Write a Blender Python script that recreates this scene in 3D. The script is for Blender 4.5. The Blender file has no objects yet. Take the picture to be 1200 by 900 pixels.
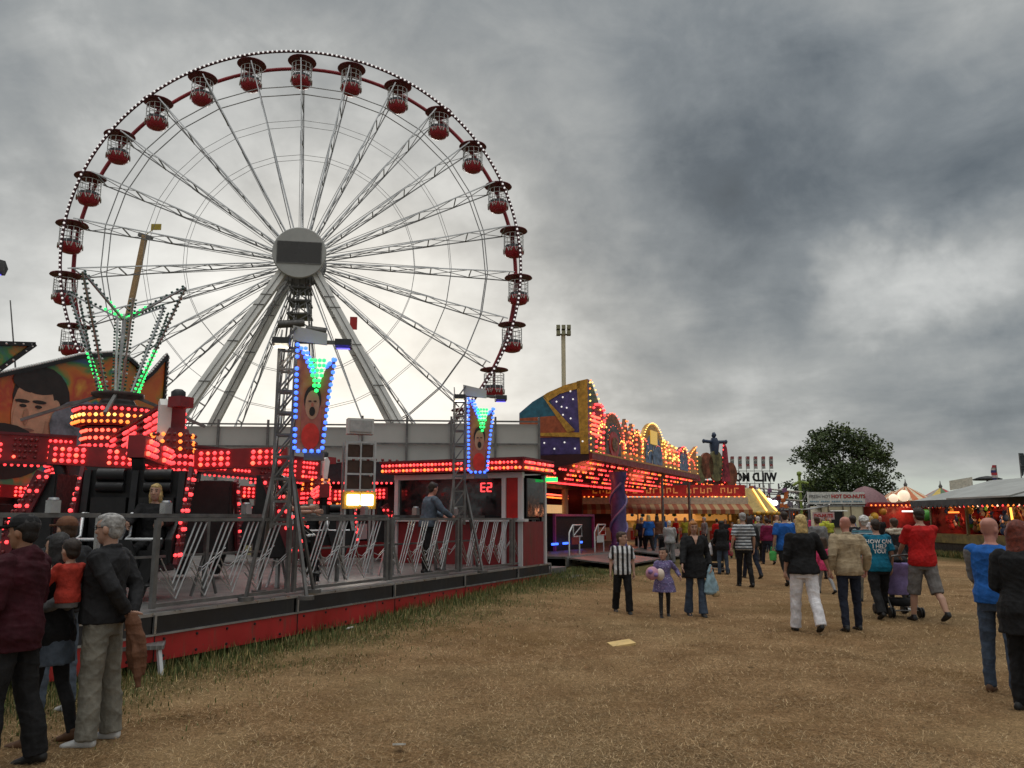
import bpy, math, random
import numpy as np
from mathutils import Vector, Matrix, noise
R=math.radians; PI=math.pi
random.seed(7); NP=np.random.default_rng(5)
sc=bpy.context.scene; COL=sc.collection

# ---------------------------------------------------------------- camera
CAMZ=1.65; F=950.0; HOR=607.0
PITCH=math.atan((HOR-450)/F)
cd=bpy.data.cameras.new('camera'); cam=bpy.data.objects.new('camera',cd); COL.objects.link(cam)
cam.location=(0,0,CAMZ); cam.rotation_euler=(PI/2+PITCH,0,0)
cd.sensor_width=36; cd.lens=36*F/1200; cd.clip_start=.05; cd.clip_end=3000
sc.camera=cam
sc.view_settings.view_transform='Standard'; sc.view_settings.look='None'
sc.view_settings.exposure=0.0; sc.view_settings.gamma=1.0
sc.cycles.max_bounces=5; sc.cycles.diffuse_bounces=3; sc.cycles.glossy_bounces=3; sc.cycles.transparent_max_bounces=8

def ray(px,py):
    c,s=math.cos(PITCH),math.sin(PITCH); x=(px-600)/F; u=(450-py)/F
    return Vector((x,c-u*s,s+u*c))
def at(px,py,Y):
    r=ray(px,py); return Vector((0,0,CAMZ))+r*(Y/r.y)
def gnd(px,py,z=0.0):
    r=ray(px,py); return Vector((0,0,CAMZ))+r*((z-CAMZ)/r.z)

# ---------------------------------------------------------------- world: broken overcast
SUN_AZ,SUN_EL=R(-11),R(14)
w=bpy.data.worlds.new('World'); sc.world=w; w.use_nodes=True
NT=w.node_tree; NT.nodes.clear()
class NB:
    def __init__(s,nt): s.nt=nt
    def n(s,t,**k):
        nd=s.nt.nodes.new(t)
        for a,b in k.items(): setattr(nd,a,b)
        return nd
    def put(s,sock,v):
        if hasattr(v,'links'): s.nt.links.new(v,sock)
        else: sock.default_value=v
    def math(s,op,a,b=0.0,c=None,clamp=False):
        nd=s.n('ShaderNodeMath',operation=op); nd.use_clamp=clamp
        s.put(nd.inputs[0],a); s.put(nd.inputs[1],b)
        if c is not None: s.put(nd.inputs[2],c)
        return nd.outputs[0]
    def vec(s,op,a,b=(0,0,0)):
        nd=s.n('ShaderNodeVectorMath',operation=op); s.put(nd.inputs[0],a); s.put(nd.inputs[1],b)
        return nd.outputs['Value'] if op in('DOT_PRODUCT','LENGTH') else nd.outputs[0]
    def mr(s,v,a,b,c,d,smooth=True):
        nd=s.n('ShaderNodeMapRange'); nd.interpolation_type='SMOOTHSTEP' if smooth else 'LINEAR'; nd.clamp=True
        s.put(nd.inputs[0],v)
        for i,q in enumerate((a,b,c,d)): nd.inputs[i+1].default_value=q
        return nd.outputs[0]
    def noise(s,v,scale,detail=5,rough=.55,dist=0.0,lac=2.0):
        nd=s.n('ShaderNodeTexNoise'); s.put(nd.inputs['Vector'],v)
        nd.inputs['Scale'].default_value=scale; nd.inputs['Detail'].default_value=detail
        nd.inputs['Roughness'].default_value=rough; nd.inputs['Distortion'].default_value=dist
        return nd.outputs[0]
    def ramp(s,v,stops):
        nd=s.n('ShaderNodeValToRGB'); s.put(nd.inputs[0],v); e=nd.color_ramp.elements
        while len(e)<len(stops): e.new(.5)
        for el,(p,c) in zip(e,stops): el.position=p; el.color=(*c,1)
        return nd.outputs[0]
    def mix(s,f,a,b,typ='MIX'):
        nd=s.n('ShaderNodeMix',data_type='RGBA',blend_type=typ); s.put(nd.inputs[0],f)
        for k,v in((6,a),(7,b)):
            if not hasattr(v,'links') and len(v)==3: v=(*v,1)
            s.put(nd.inputs[k],v)
        return nd.outputs[2]
W=NB(NT)
tc=W.n('ShaderNodeTexCoord'); D=tc.outputs['Generated']
sep=W.n('ShaderNodeSeparateXYZ'); W.put(sep.inputs[0],D)
dz=W.math('MAXIMUM',sep.outputs[2],0.0)
den=W.math('ADD',dz,.16)
comb=W.n('ShaderNodeCombineXYZ')
W.put(comb.inputs[0],W.math('DIVIDE',sep.outputs[0],den)); W.put(comb.inputs[1],W.math('DIVIDE',sep.outputs[1],den))
P=comb.outputs[0]
n1=W.noise(P,1.15,9,.56,.25)
n2=W.noise(W.vec('ADD',P,(3.1,7.7,0)),.62,4,.5,.4)
n3=W.noise(W.vec('ADD',P,(11.0,2.0,4.0)),3.2,7,.6,.15)
n4=W.noise(D,3.6,8,.60,.35); n5=W.noise(W.vec('MULTIPLY',D,(1,1,1.6)),8.5,7,.58,.5)
wn=W.n('ShaderNodeTexNoise'); W.put(wn.inputs['Vector'],D); wn.inputs['Scale'].default_value=3.0; wn.inputs['Detail'].default_value=6; wn.inputs['Roughness'].default_value=.6
DW=W.vec('NORMALIZE',W.vec('ADD',D,W.vec('SCALE',W.vec('SUBTRACT',wn.outputs['Color'],(.5,.5,.5)))))
for nd in NT.nodes:
    if nd.type=='VECT_MATH' and nd.operation=='SCALE': nd.inputs['Scale'].default_value=.38
def lobe(px,py,deg):
    d=ray(px,py).normalized()
    return W.mr(W.vec('DOT_PRODUCT',DW,tuple(d)),math.cos(R(deg)),1.0,0,1)
base=W.math('MULTIPLY',n1,.34)
base=W.math('ADD',base,W.math('MULTIPLY',n2,.16))
base=W.math('ADD',base,W.math('MULTIPLY',n3,.12))
base=W.math('ADD',base,W.math('MULTIPLY',n4,.34))
base=W.math('ADD',base,W.math('MULTIPLY',n5,.22))       # ~.52 mean
lum=W.math('ADD',W.math('MULTIPLY',W.math('SUBTRACT',base,.58),.98),.345)
for px,py,deg,amt in((330,450,27,.27),(400,470,14,.10),(150,200,26,.03),(1105,325,7,.10),(1060,350,6,.07),(1160,290,6,.06),(980,390,12,.04),(1010,265,18,-.145),(850,280,15,-.03),(640,60,24,-.055),
                     (1150,40,20,.055),(730,480,20,.08),(1180,490,13,-.04),(1090,430,10,.05)):
    lum=W.math('ADD',lum,W.math('MULTIPLY',lobe(px,py,deg),amt))
# pale clear strip under the cloud edge, low to the right
strip=W.math('MULTIPLY',W.mr(W.math('ADD',sep.outputs[2],W.math('MULTIPLY',W.math('SUBTRACT',n1,.5),.10)),.030,.075,1,0),lobe(1090,560,34))
back=W.mr(sep.outputs[1],-.35,.25,1,0)
zen=W.mr(sep.outputs[2],.74,.92,0,1)
lum=W.math("ADD",lum,W.math("ADD",W.math("MULTIPLY",back,.12),W.math("MULTIPLY",zen,.45)))
ccol=W.ramp(lum,[(0.0,(.055,.066,.078)),(.17,(.115,.138,.160)),(.29,(.218,.243,.262)),(.42,(.365,.383,.386)),(.56,(.60,.612,.602)),(.75,(.88,.89,.865)),(1,(1.0,.99,.95))])
ccol=W.mix(W.math('MULTIPLY',strip,.72),ccol,(.62,.68,.60))
sky=W.n('ShaderNodeTexSky',sky_type='NISHITA'); sky.sun_disc=False
sky.sun_elevation=SUN_EL; sky.sun_rotation=SUN_AZ; sky.air_density=1.2; sky.dust_density=2.5
bg1=W.n('ShaderNodeBackground'); W.put(bg1.inputs[0],sky.outputs[0]); bg1.inputs[1].default_value=.06
bg2=W.n('ShaderNodeBackground'); W.put(bg2.inputs[0],ccol); W.put(bg2.inputs[1],W.math('ADD',1.04,W.math('MULTIPLY',zen,1.5)))
mx=W.n('ShaderNodeMixShader'); mx.inputs[0].default_value=.94
NT.links.new(bg1.outputs[0],mx.inputs[1]); NT.links.new(bg2.outputs[0],mx.inputs[2])
wo=W.n('ShaderNodeOutputWorld'); NT.links.new(mx.outputs[0],wo.inputs[0])

sl=bpy.data.lights.new('sun','SUN'); sl.energy=.5; sl.angle=R(16); sl.color=(1,.95,.87)
so=bpy.data.objects.new('sun',sl); COL.objects.link(so)
sd=Vector((math.sin(SUN_AZ)*math.cos(SUN_EL),math.cos(SUN_AZ)*math.cos(SUN_EL),math.sin(SUN_EL)))
so.rotation_euler=sd.to_track_quat('Z','Y').to_euler(); so.location=sd*80

# ---------------------------------------------------------------- materials
MATS={}
def mat(name,col,rough=.6,metal=0.0,var=.18,scale=7.0,bump=0.0,emit=None,es=0.0,spec=.4,sample=False):
    if name in MATS: return MATS[name]
    m=bpy.data.materials.new(name); m.use_nodes=True; nt=m.node_tree; b=NB(nt)
    pb=nt.nodes['Principled BSDF']
    t=b.n('ShaderNodeTexCoord').outputs['Object']
    nz=b.noise(t,scale,6,.62,.2)
    lo=tuple(max(0,c*(1-var*1.6)) for c in col); hi=tuple(min(1,c*(1+var*1.3)) for c in col)
    c=b.ramp(nz,[(.28,lo),(.72,hi)])
    b.put(pb.inputs['Base Color'],c)
    b.put(pb.inputs['Roughness'],b.mr(b.noise(t,scale*2.3,3),.3,.7,max(.03,rough-.12),min(1,rough+.12)))
    pb.inputs['Metallic'].default_value=metal; pb.inputs['Specular IOR Level'].default_value=spec
    if bump:
        bp=b.n('ShaderNodeBump'); bp.inputs['Strength'].default_value=bump; bp.inputs['Distance'].default_value=.02
        b.put(bp.inputs['Height'],b.noise(t,scale*5,5)); nt.links.new(bp.outputs[0],pb.inputs['Normal'])
    if emit:
        pb.inputs['Emission Color'].default_value=(*emit,1); pb.inputs['Emission Strength'].default_value=es
        try: m.cycles.emission_sampling='AUTO' if sample else 'NONE'
        except Exception: pass
    MATS[name]=m; return m
def dirty(name,col,dirt,rough=.45):
    if name in MATS: return MATS[name]
    m=bpy.data.materials.new(name); m.use_nodes=True; b=NB(m.node_tree); pb=m.node_tree.nodes['Principled BSDF']; P=b.n('ShaderNodeTexCoord').outputs['Object']
    n=b.noise(P,1.3,7,.65,.4); s=b.noise(b.vec('MULTIPLY',P,(9,9,1.2)),1.0,5,.65,.3); sp=b.noise(P,30,3,.6)
    c=b.ramp(n,[(.3,tuple(x*.72 for x in col)),(.7,tuple(min(1,x*1.2) for x in col))])
    c=b.mix(b.mr(s,.52,.70,0,.55),c,dirt); c=b.mix(b.mr(sp,.66,.74,0,.8),c,dirt)
    b.put(pb.inputs['Base Color'],c); b.put(pb.inputs['Roughness'],b.mr(n,.3,.7,rough-.1,rough+.25)); MATS[name]=m; return m
def lamp(name,col,es,sample=False): return mat(name,tuple(min(1,c*.6+.1) for c in col),.3,0,.05,emit=col,es=es,sample=sample)
def coords(b,obj=True): return b.n('ShaderNodeTexCoord').outputs['Object' if obj else 'Generated']
def stripes(name,cols,axis=0,period=.2,rough=.8,var=.0,smooth=False):
    """repeating bands along one object axis"""
    if name in MATS: return MATS[name]
    m=bpy.data.materials.new(name); m.use_nodes=True; b=NB(m.node_tree); pb=m.node_tree.nodes['Principled BSDF']
    sp=b.n('ShaderNodeSeparateXYZ'); b.put(sp.inputs[0],coords(b))
    f=b.math('FRACT',b.math('ADD',b.math('DIVIDE',sp.outputs[axis],period),100.25))
    r=b.n('ShaderNodeValToRGB'); b.put(r.inputs[0],f); r.color_ramp.interpolation='CONSTANT'
    e=r.color_ramp.elements; k=len(cols)
    while len(e)<k: e.new(.5)
    for i,cc in enumerate(cols): e[i].position=i/k; e[i].color=(*cc,1)
    v=b.mix(.25,r.outputs[0],b.ramp(b.noise(coords(b),9),[(.3,(.45,.45,.45)),(.7,(1,1,1))]),'MULTIPLY')
    b.put(pb.inputs['Base Color'],v); pb.inputs['Roughness'].default_value=rough
    MATS[name]=m; return m

STEEL=mat('steel',(.42,.42,.42),.38,.85,.15,5)
STEELD=mat('dark_steel',(.16,.155,.15),.5,.6,.25,5)
DARKF=mat('wheel_spoke_steel',(.34,.34,.345),.5,.5,.2,.6)
SILV=mat('silver_paint',(.62,.63,.64),.4,.3,.1,1)
GREYP=mat('pale_grey_paint',(.50,.495,.47),.5,.1,.14,.7)
BLACK=mat('black_plastic',(.012,.012,.013),.5,0,.3,8)
BLACKP=mat('black_panel',(.018,.017,.018),.42,0,.35,3)
REDP=mat('red_paint',(.42,.018,.016),.4,0,.22,2.2)
REDD=mat('dark_red_paint',(.23,.016,.02),.45,0,.25,3)
MAROON=mat('maroon_paint',(.12,.014,.02),.5,0,.2,3)
WHITE=mat('white_paint',(.72,.71,.68),.5,0,.1,2)
YELLOW=mat('yellow_paint',(.65,.36,.04),.5,0,.15,3)
CREAM=mat('cream_paint',(.60,.53,.36),.5,0,.12,2)
ORANGE=mat('orange_paint',(.50,.12,.02),.5,0,.3,4)
GOLD=mat('gold_paint',(.50,.25,.035),.38,.25,.3,6)
PURPLE=mat('purple_paint',(.075,.05,.17),.45,0,.3,4)
TEAL=mat('teal_paint',(.02,.11,.16),.45,0,.3,5)
PINK=mat('pink_paint',(.55,.10,.22),.5,0,.2,4)
LRED=lamp('red_bulb',(1,.045,.05),2.6); LREDB=lamp('bright_red_bulb',(1,.09,.05),3.4)
LORG=lamp('orange_bulb',(1,.20,.03),2.4); LYEL=lamp('yellow_bulb',(1,.55,.12),2.6)
LWHT=lamp('white_bulb',(1,.96,.9),1.6); LBLU=lamp('blue_bulb',(.04,.14,1),2.6); LGRN=lamp('green_bulb',(.02,1,.16),1.8)
LHOT=lamp('floodlight_glass',(1,.90,.70),9.0,True)
UNLIT=mat('unlit_bulb',(.16,.03,.03),.25,0,.2,8); UNGRN=mat('unlit_green_bulb',(.03,.09,.07),.25,0,.2,8)

# ---------------------------------------------------------------- mesh collector
PHI=(1+5**.5)/2
ICO_V=[Vector(v).normalized() for v in((-1,PHI,0),(1,PHI,0),(-1,-PHI,0),(1,-PHI,0),(0,-1,PHI),(0,1,PHI),(0,-1,-PHI),(0,1,-PHI),(PHI,0,-1),(PHI,0,1),(-PHI,0,-1),(-PHI,0,1))]
ICO_F=[(0,11,5),(0,5,1),(0,1,7),(0,7,10),(0,10,11),(1,5,9),(5,11,4),(11,10,2),(10,7,6),(7,1,8),(3,9,4),(3,4,2),(3,2,6),(3,6,8),(3,8,9),(4,9,5),(2,4,11),(6,2,10),(8,6,7),(9,8,1)]
def frame(d,up=Vector((0,0,1))):
    d=d.normalized(); 
    if abs(d.dot(up))>.98: up=Vector((0,1,0)) if abs(d.y)<.9 else Vector((1,0,0))
    x=d.cross(up).normalized(); return x,x.cross(d).normalized()
STUFF_BULBS={'bulb_ring','fan_bulbs','bulb_rows','bulb_row','bulb_trim','bulb_panel','soffit_lights','scallop_bulbs','bulb_edge','lights','garland','soft_toys','hanging_goods','wedge_bulbs','red_light_rows'}
class MB:
    def __init__(s): s.v=[]; s.f=[]; s.m=[]; s.sm=[]
    def add(s,vs,fs,m=0,sm=False):
        o=len(s.v); s.v+=[tuple(p) for p in vs]
        for f in fs: s.f.append(tuple(i+o for i in f)); s.m.append(m); s.sm.append(sm)
        return s
    def box(s,x0,y0,z0,x1,y1,z1,m=0):
        vs=[(x,y,z) for z in(z0,z1) for y in(y0,y1) for x in(x0,x1)]
        return s.add(vs,[(0,2,3,1),(4,5,7,6),(0,1,5,4),(2,6,7,3),(0,4,6,2),(1,3,7,5)],m)
    def bar(s,a,b,w=.05,h=None,m=0,up=Vector((0,0,1))):
        a,b=Vector(a),Vector(b); h=h or w; x,y=frame(b-a,Vector(up)); x=x*w/2; y=y*h/2
        vs=[p+i*x+j*y for p in(a,b) for i,j in((-1,-1),(1,-1),(1,1),(-1,1))]
        return s.add(vs,[(3,2,1,0),(4,5,6,7),(0,1,5,4),(1,2,6,5),(2,3,7,6),(3,0,4,7)],m)
    def tube(s,pts,r=.02,n=6,m=0,closed=False,cap=True):
        pts=[Vector(p) for p in pts]; k=len(pts); vs=[];fs=[]
        rs=r if isinstance(r,(list,tuple)) else [r]*k
        up=Vector((0,0,1)); pd=None
        for i,p in enumerate(pts):
            if closed: d=pts[(i+1)%k]-pts[i-1]
            else: d=pts[min(i+1,k-1)]-pts[max(i-1,0)]
            if pd is None: x,y=frame(d)
            else:
                x=(x-d.normalized()*x.dot(d.normalized())); x=x.normalized() if x.length>1e-6 else frame(d)[0]; y=x.cross(d.normalized())
            pd=d
            vs+=[p+(x*math.cos(2*PI*j/n)+y*math.sin(2*PI*j/n))*rs[i] for j in range(n)]
        for i in range(k if closed else k-1):
            q=(i+1)%k
            fs+=[(i*n+j,i*n+(j+1)%n,q*n+(j+1)%n,q*n+j) for j in range(n)]
        s.add(vs,fs,m,True)
        if cap and not closed: s.add(vs[:n],[tuple(range(n))[::-1]],m); s.add(vs[-n:],[tuple(range(n))],m)
        return s
    def ball(s,c,r,m=0,sq=(1,1,1)):
        c=Vector(c); return s.add([c+Vector((v.x*r*sq[0],v.y*r*sq[1],v.z*r*sq[2])) for v in ICO_V],ICO_F,m,True)
    def lathe(s,prof,n=16,c=(0,0,0),ax=(0,0,1),m=0,sm=True,cap=True,sq=1.0):
        c=Vector(c); ax=Vector(ax).normalized(); x,y=frame(ax,Vector((0,1,0))); vs=[]
        for r,z in prof: vs+=[c+ax*z+(x*math.cos(2*PI*j/n)+y*math.sin(2*PI*j/n)*sq)*r for j in range(n)]
        fs=[(i*n+j,i*n+(j+1)%n,(i+1)*n+(j+1)%n,(i+1)*n+j) for i in range(len(prof)-1) for j in range(n)]
        s.add(vs,fs,m,sm)
        if cap: s.add(vs[:n],[tuple(range(n))[::-1]],m); s.add(vs[-n:],[tuple(range(n))],m)
        return s
    def prism(s,poly,o,u,v,th,m=0,mside=None):
        """polygon poly (a,b) in the plane o+a*u+b*v, thickness th along u x v"""
        o,u,v=Vector(o),Vector(u),Vector(v); nn=u.cross(v).normalized()*th; k=len(poly)
        A=[o+u*a+v*b for a,b in poly]; s.add(A+[p+nn for p in A],[tuple(range(k))[::-1],tuple(range(k,2*k))],m)
        s.add(A+[p+nn for p in A],[(i,(i+1)%k,(i+1)%k+k,i+k) for i in range(k)],m if mside is None else mside); return s
    def build(s,name,mats,parent=None,loc=None,rz=0.0):
        me=bpy.data.meshes.new(name); me.from_pydata(s.v,[],s.f)
        if not isinstance(mats,(list,tuple)): mats=[mats]
        for q in mats: me.materials.append(q)
        me.polygons.foreach_set('material_index',s.m); me.polygons.foreach_set('use_smooth',s.sm); me.update()
        o=bpy.data.objects.new(name,me); COL.objects.link(o)
        if name in STUFF_BULBS: o['kind']='stuff'
        if parent is not None: o.parent=parent
        if loc is not None: o.location=loc
        if rz: o.rotation_euler=(0,0,rz)
        return o
def tag(o,label=None,cat=None,group=None,kind=None):
    if label: o['label']=label
    if cat: o['category']=cat
    if group: o['group']=group
    if kind: o['kind']=kind
    return o
def thing(name,label,cat,loc=(0,0,0),rz=0.0,group=None):
    o=bpy.data.objects.new(name,None); COL.objects.link(o); o.location=loc; o.rotation_euler=(0,0,rz); o.empty_display_size=.2
    return tag(o,label,cat,group)
def dup(o,parent=None,loc=None,rz=None,label=None):
    c=o.copy(); COL.objects.link(c)
    if parent is not None: c.parent=parent
    if loc is not None: c.location=loc
    if rz is not None: c.rotation_euler=(0,0,rz)
    if label: c['label']=label
    for ch in o.children: dup(ch,c)
    return c
def world(o):
    return Matrix.Translation(o.location)@o.rotation_euler.to_matrix().to_4x4()
def text(name,body,size,m,parent,loc,rot,depth=.01,sx=1.0,bold=0.0):
    c=bpy.data.curves.new(name,'FONT'); c.body=body; c.size=size; c.extrude=depth; c.align_x='CENTER'; c.align_y='CENTER'; c.offset=bold; c.resolution_u=2
    t=bpy.data.objects.new('tmp',c); COL.objects.link(t); bpy.context.view_layer.update()
    me=bpy.data.meshes.new_from_object(t.evaluated_get(bpy.context.evaluated_depsgraph_get()))
    bpy.data.objects.remove(t); me.materials.clear(); me.materials.append(m)
    o=bpy.data.objects.new(name,me); COL.objects.link(o); o.location=loc; o.rotation_euler=rot; o.scale=(sx,1,1)
    if parent is not None: o.parent=parent
    return o
def bulbrow(mb,a,b,sp,r,m=0,seq=None,sq=(1,1,1)):
    a,b=Vector(a),Vector(b); k=max(1,round((b-a).length/sp))
    for i in range(k):
        if k>6 and random.random()<.05: continue
        mb.ball(a+(b-a)*((i+.5)/k),r*random.uniform(.82,1.08),m if seq is None else seq[i%len(seq)],sq)

# ---------------------------------------------------------------- ride frames used by the ground too
D1=Vector((.431,.902,0)); A1=math.atan2(.902,.431); C1=Vector((-7.8,16.3,0))
N1=Vector((-.902,.431,0))
def sstep(x,a,b):
    t=min(1,max(0,(x-a)/(b-a))); return t*t*(3-2*t)
def gz(x,y):
    q=Vector((x,y,0))-C1; s=q.dot(D1); t=-q.dot(N1)-6.5
    return .27*sstep(s,-5,6.3)*(1-sstep(s,8,13))*(1-sstep(t,.2,4.5))*(1-sstep(-t,10,14))
# ================================================================ ground
def ground():
    xs=np.unique(np.concatenate([np.linspace(-900,-40,9),np.arange(-40,44,.8),np.linspace(44,900,9)]))
    ys=np.unique(np.concatenate([np.linspace(-300,-6,6),np.arange(-6,60,.8),np.linspace(60,1600,14)]))
    vs=[(x,y,gz(x,y)+.02*noise.noise((x*.35,y*.35,0))) for y in ys for x in xs]; n=len(xs)
    fs=[(j*n+i,j*n+i+1,(j+1)*n+i+1,(j+1)*n+i) for j in range(len(ys)-1) for i in range(n-1)]
    m=bpy.data.materials.new('dry_straw_ground'); m.use_nodes=True; b=NB(m.node_tree); pb=m.node_tree.nodes['Principled BSDF']
    P=coords(b)
    big=b.noise(P,.22,4,.6,.3); mid=b.noise(P,1.3,5,.6,.4); fine=b.noise(P,14,6,.75,.6); st=b.noise(b.vec('MULTIPLY',P,(60,26,1)),1.0,3,.6,1.2)
    c=b.ramp(b.math('ADD',b.math('MULTIPLY',mid,.5),b.math('MULTIPLY',fine,.5)),[(.32,(.145,.081,.036)),(.46,(.325,.192,.092)),(.58,(.48,.305,.158)),(.74,(.69,.485,.28))])
    c=b.mix(b.mr(st,.35,.60,.70,0),c,(.12,.075,.032))
    tuft=b.noise(b.vec('MULTIPLY',P,(1.6,3.2,1)),1.6,5,.62,.8); c=b.mix(b.mr(tuft,.64,.72,0,.75),c,(.07,.045,.02))
    c=b.mix(b.mr(big,.44,.68,0,.40),c,(.21,.165,.085))
    worn=b.noise(b.vec('MULTIPLY',P,(.55,.9,1)),.55,5,.62,.9); c=b.mix(b.mr(worn,.50,.68,0,.38),c,(.52,.365,.19)); c=b.mix(b.mr(worn,.46,.32,0,.5),c,(.20,.115,.042))
    sp=b.n('ShaderNodeSeparateXYZ'); b.put(sp.inputs[0],P)
    def near(Cv,Nv,off,w):   # distance in front of a ride's front edge
        t=b.math('ADD',b.vec('DOT_PRODUCT',P,tuple(-x for x in Nv)),float(Cv.dot(Nv))-off)
        t=b.math('ADD',t,b.math('MULTIPLY',b.math('SUBTRACT',mid,.5),2.2))
        return b.mr(t,0,w,1,0)
    g=b.math('MAXIMUM',near(C1,N1,6.5,1.9),b.mr(b.math('ADD',sp.outputs[0],b.math('MULTIPLY',mid,2)),17,19.2,0,1))
    c=b.mix(b.math('MULTIPLY',g,.8),c,b.ramp(fine,[(.3,(.04,.048,.014)),(.7,(.14,.14,.05))]))
    far=b.mr(sp.outputs[1],75,110,0,1); c=b.mix(b.math('MULTIPLY',far,.8),c,(.06,.07,.03))
    spk=b.noise(P,42,3,.8); c=b.mix(1.0,c,b.ramp(spk,[(.36,(.52,.50,.48)),(.52,(.74,.73,.72)),(.66,(.96,.95,.93))]),'MULTIPLY')
    b.put(pb.inputs['Base Color'],c); pb.inputs['Roughness'].default_value=.95; pb.inputs['Specular IOR Level'].default_value=.1
    bp=b.n('ShaderNodeBump'); bp.inputs['Strength'].default_value=.9; bp.inputs['Distance'].default_value=.05
    b.put(bp.inputs['Height'],b.math('ADD',b.math('MULTIPLY',fine,.6),b.math('MULTIPLY',st,.35))); m.node_tree.links.new(bp.outputs[0],pb.inputs['Normal'])
    me=bpy.data.meshes.new('ground'); me.from_pydata(vs,[],fs); me.materials.append(m); me.polygons.foreach_set('use_smooth',[True]*len(fs)); me.update()
    o=bpy.data.objects.new('ground',me); COL.objects.link(o); tag(o,'trampled straw covered field of the fairground','ground',kind='structure')
ground()
def blades(name,label,pos,L,wd,lean,mats,seed):
    """pos (n,2), length L, width wd, lean angle from vertical -> thin bent blades, one object"""
    r=np.random.default_rng(seed); n=len(pos); a=r.uniform(0,2*PI,n); dx=np.stack([np.cos(a),np.sin(a)],1)
    z=np.array([gz(x,y) if -12<x<6 and y<26 else 0.0 for x,y in pos])+.004
    px=np.stack([-dx[:,1],dx[:,0]],1)*wd[:,None]/2
    hz=(np.sin(lean)*L)[:,None]*dx; up=np.cos(lean)*L
    V=np.zeros((n,5,3)); b0=np.concatenate([pos,z[:,None]],1)
    V[:,0]=b0; V[:,0,:2]-=px; V[:,1]=b0; V[:,1,:2]+=px
    mid=b0.copy(); mid[:,:2]+=hz*.5; mid[:,2]+=up*.68
    V[:,2]=mid; V[:,2,:2]+=px*.8; V[:,3]=mid; V[:,3,:2]-=px*.8
    V[:,4]=b0; V[:,4,:2]+=hz; V[:,4,2]+=up
    base=np.arange(n)*5
    q=np.stack([base,base+1,base+2,base+3],1); t=np.stack([base+3,base+2,base+4],1)
    me=bpy.data.meshes.new(name); me.vertices.add(n*5); me.vertices.foreach_set('co',V.ravel())
    me.loops.add(n*7); idx=np.concatenate([q,t],1).ravel(); me.loops.foreach_set('vertex_index',idx)
    me.polygons.add(n*2); ls=np.stack([np.arange(n)*7,np.arange(n)*7+4],1).ravel(); me.polygons.foreach_set('loop_start',ls)
    for q_ in mats: me.materials.append(q_)
    mi=np.repeat(r.integers(0,len(mats),n),2); me.polygons.foreach_set('material_index',mi); me.update(); me.validate()
    o=bpy.data.objects.new(name,me); COL.objects.link(o); return tag(o,label,'grass',kind='stuff')
STRAW=[mat('straw_a',(.47,.315,.16),.8,0,.2),mat('straw_b',(.32,.205,.098),.8,0,.2),mat('straw_c',(.185,.118,.056),.9,0,.2),mat('straw_d',(.62,.46,.26),.8,0,.15),mat('straw_e',(.12,.072,.03),.9,0,.2)]
GRASS=[mat('grass_a',(.085,.115,.028),.7,0,.2),mat('grass_b',(.12,.14,.04),.7,0,.2),mat('grass_c',(.30,.23,.09),.8,0,.2),mat('grass_d',(.05,.07,.018),.8,0,.2)]
def straw():
    n=230000; Y=1/NP.uniform(1/30,1/4.4,n)**1.0; X=NP.uniform(-.68,.68,n)*Y
    keep=[]
    for x,y in zip(X,Y): 
        q=Vector((x,y,0))-C1; t=-q.dot(N1)-6.5; s=q.dot(D1)
        cl=noise.noise((x*1.1,y*1.1,3))+.6*noise.noise((x*3.1,y*3.1,8)); keep.append((t>.2 or s>7 or s<-7) and cl>NP.uniform(-.9,.45))
    k=np.array(keep); pos=np.stack([X,Y],1)[k]; n=len(pos); sc_=np.clip(pos[:,1]/9,.8,2.2)
    blades('straw','loose dry straw scattered over the field',pos,NP.uniform(.02,.085,n)*np.clip(sc_,.8,1.3),NP.uniform(.002,.0042,n)*sc_,NP.uniform(R(62),R(89),n),STRAW,1)
straw()
def verge():
    pts=[];Ls=[]
    for i in range(34000):
        s=NP.uniform(-7.2,9.5); t=abs(NP.normal(0,.95))-.35
        if noise.noise((s*1.2,t*1.5,5))<NP.uniform(-.75,.35): continue
        p=C1+D1*s-N1*(6.5+t); pts.append((p.x,p.y)); Ls.append(NP.uniform(.05,.20)*max(.28,1-max(0,t)/1.4))
    n=len(pts); blades('grass_verge','rough green grass along the foot of the ride platform',np.array(pts),np.array(Ls),NP.uniform(.006,.011,n),np.abs(NP.normal(0,.45,n)),GRASS,2)
    pts=[];Ls=[]
    for i in range(16000):
        x=18.2+abs(NP.normal(0,.9)); y=NP.uniform(26,46)
        pts.append((x,y)); Ls.append(NP.uniform(.1,.32))
    n=len(pts); blades('grass_strip','taller grass in front of the prize stall',np.array(pts),np.array(Ls),NP.uniform(.012,.02,n),np.abs(NP.normal(0,.4,n)),GRASS,3)
verge()

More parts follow.
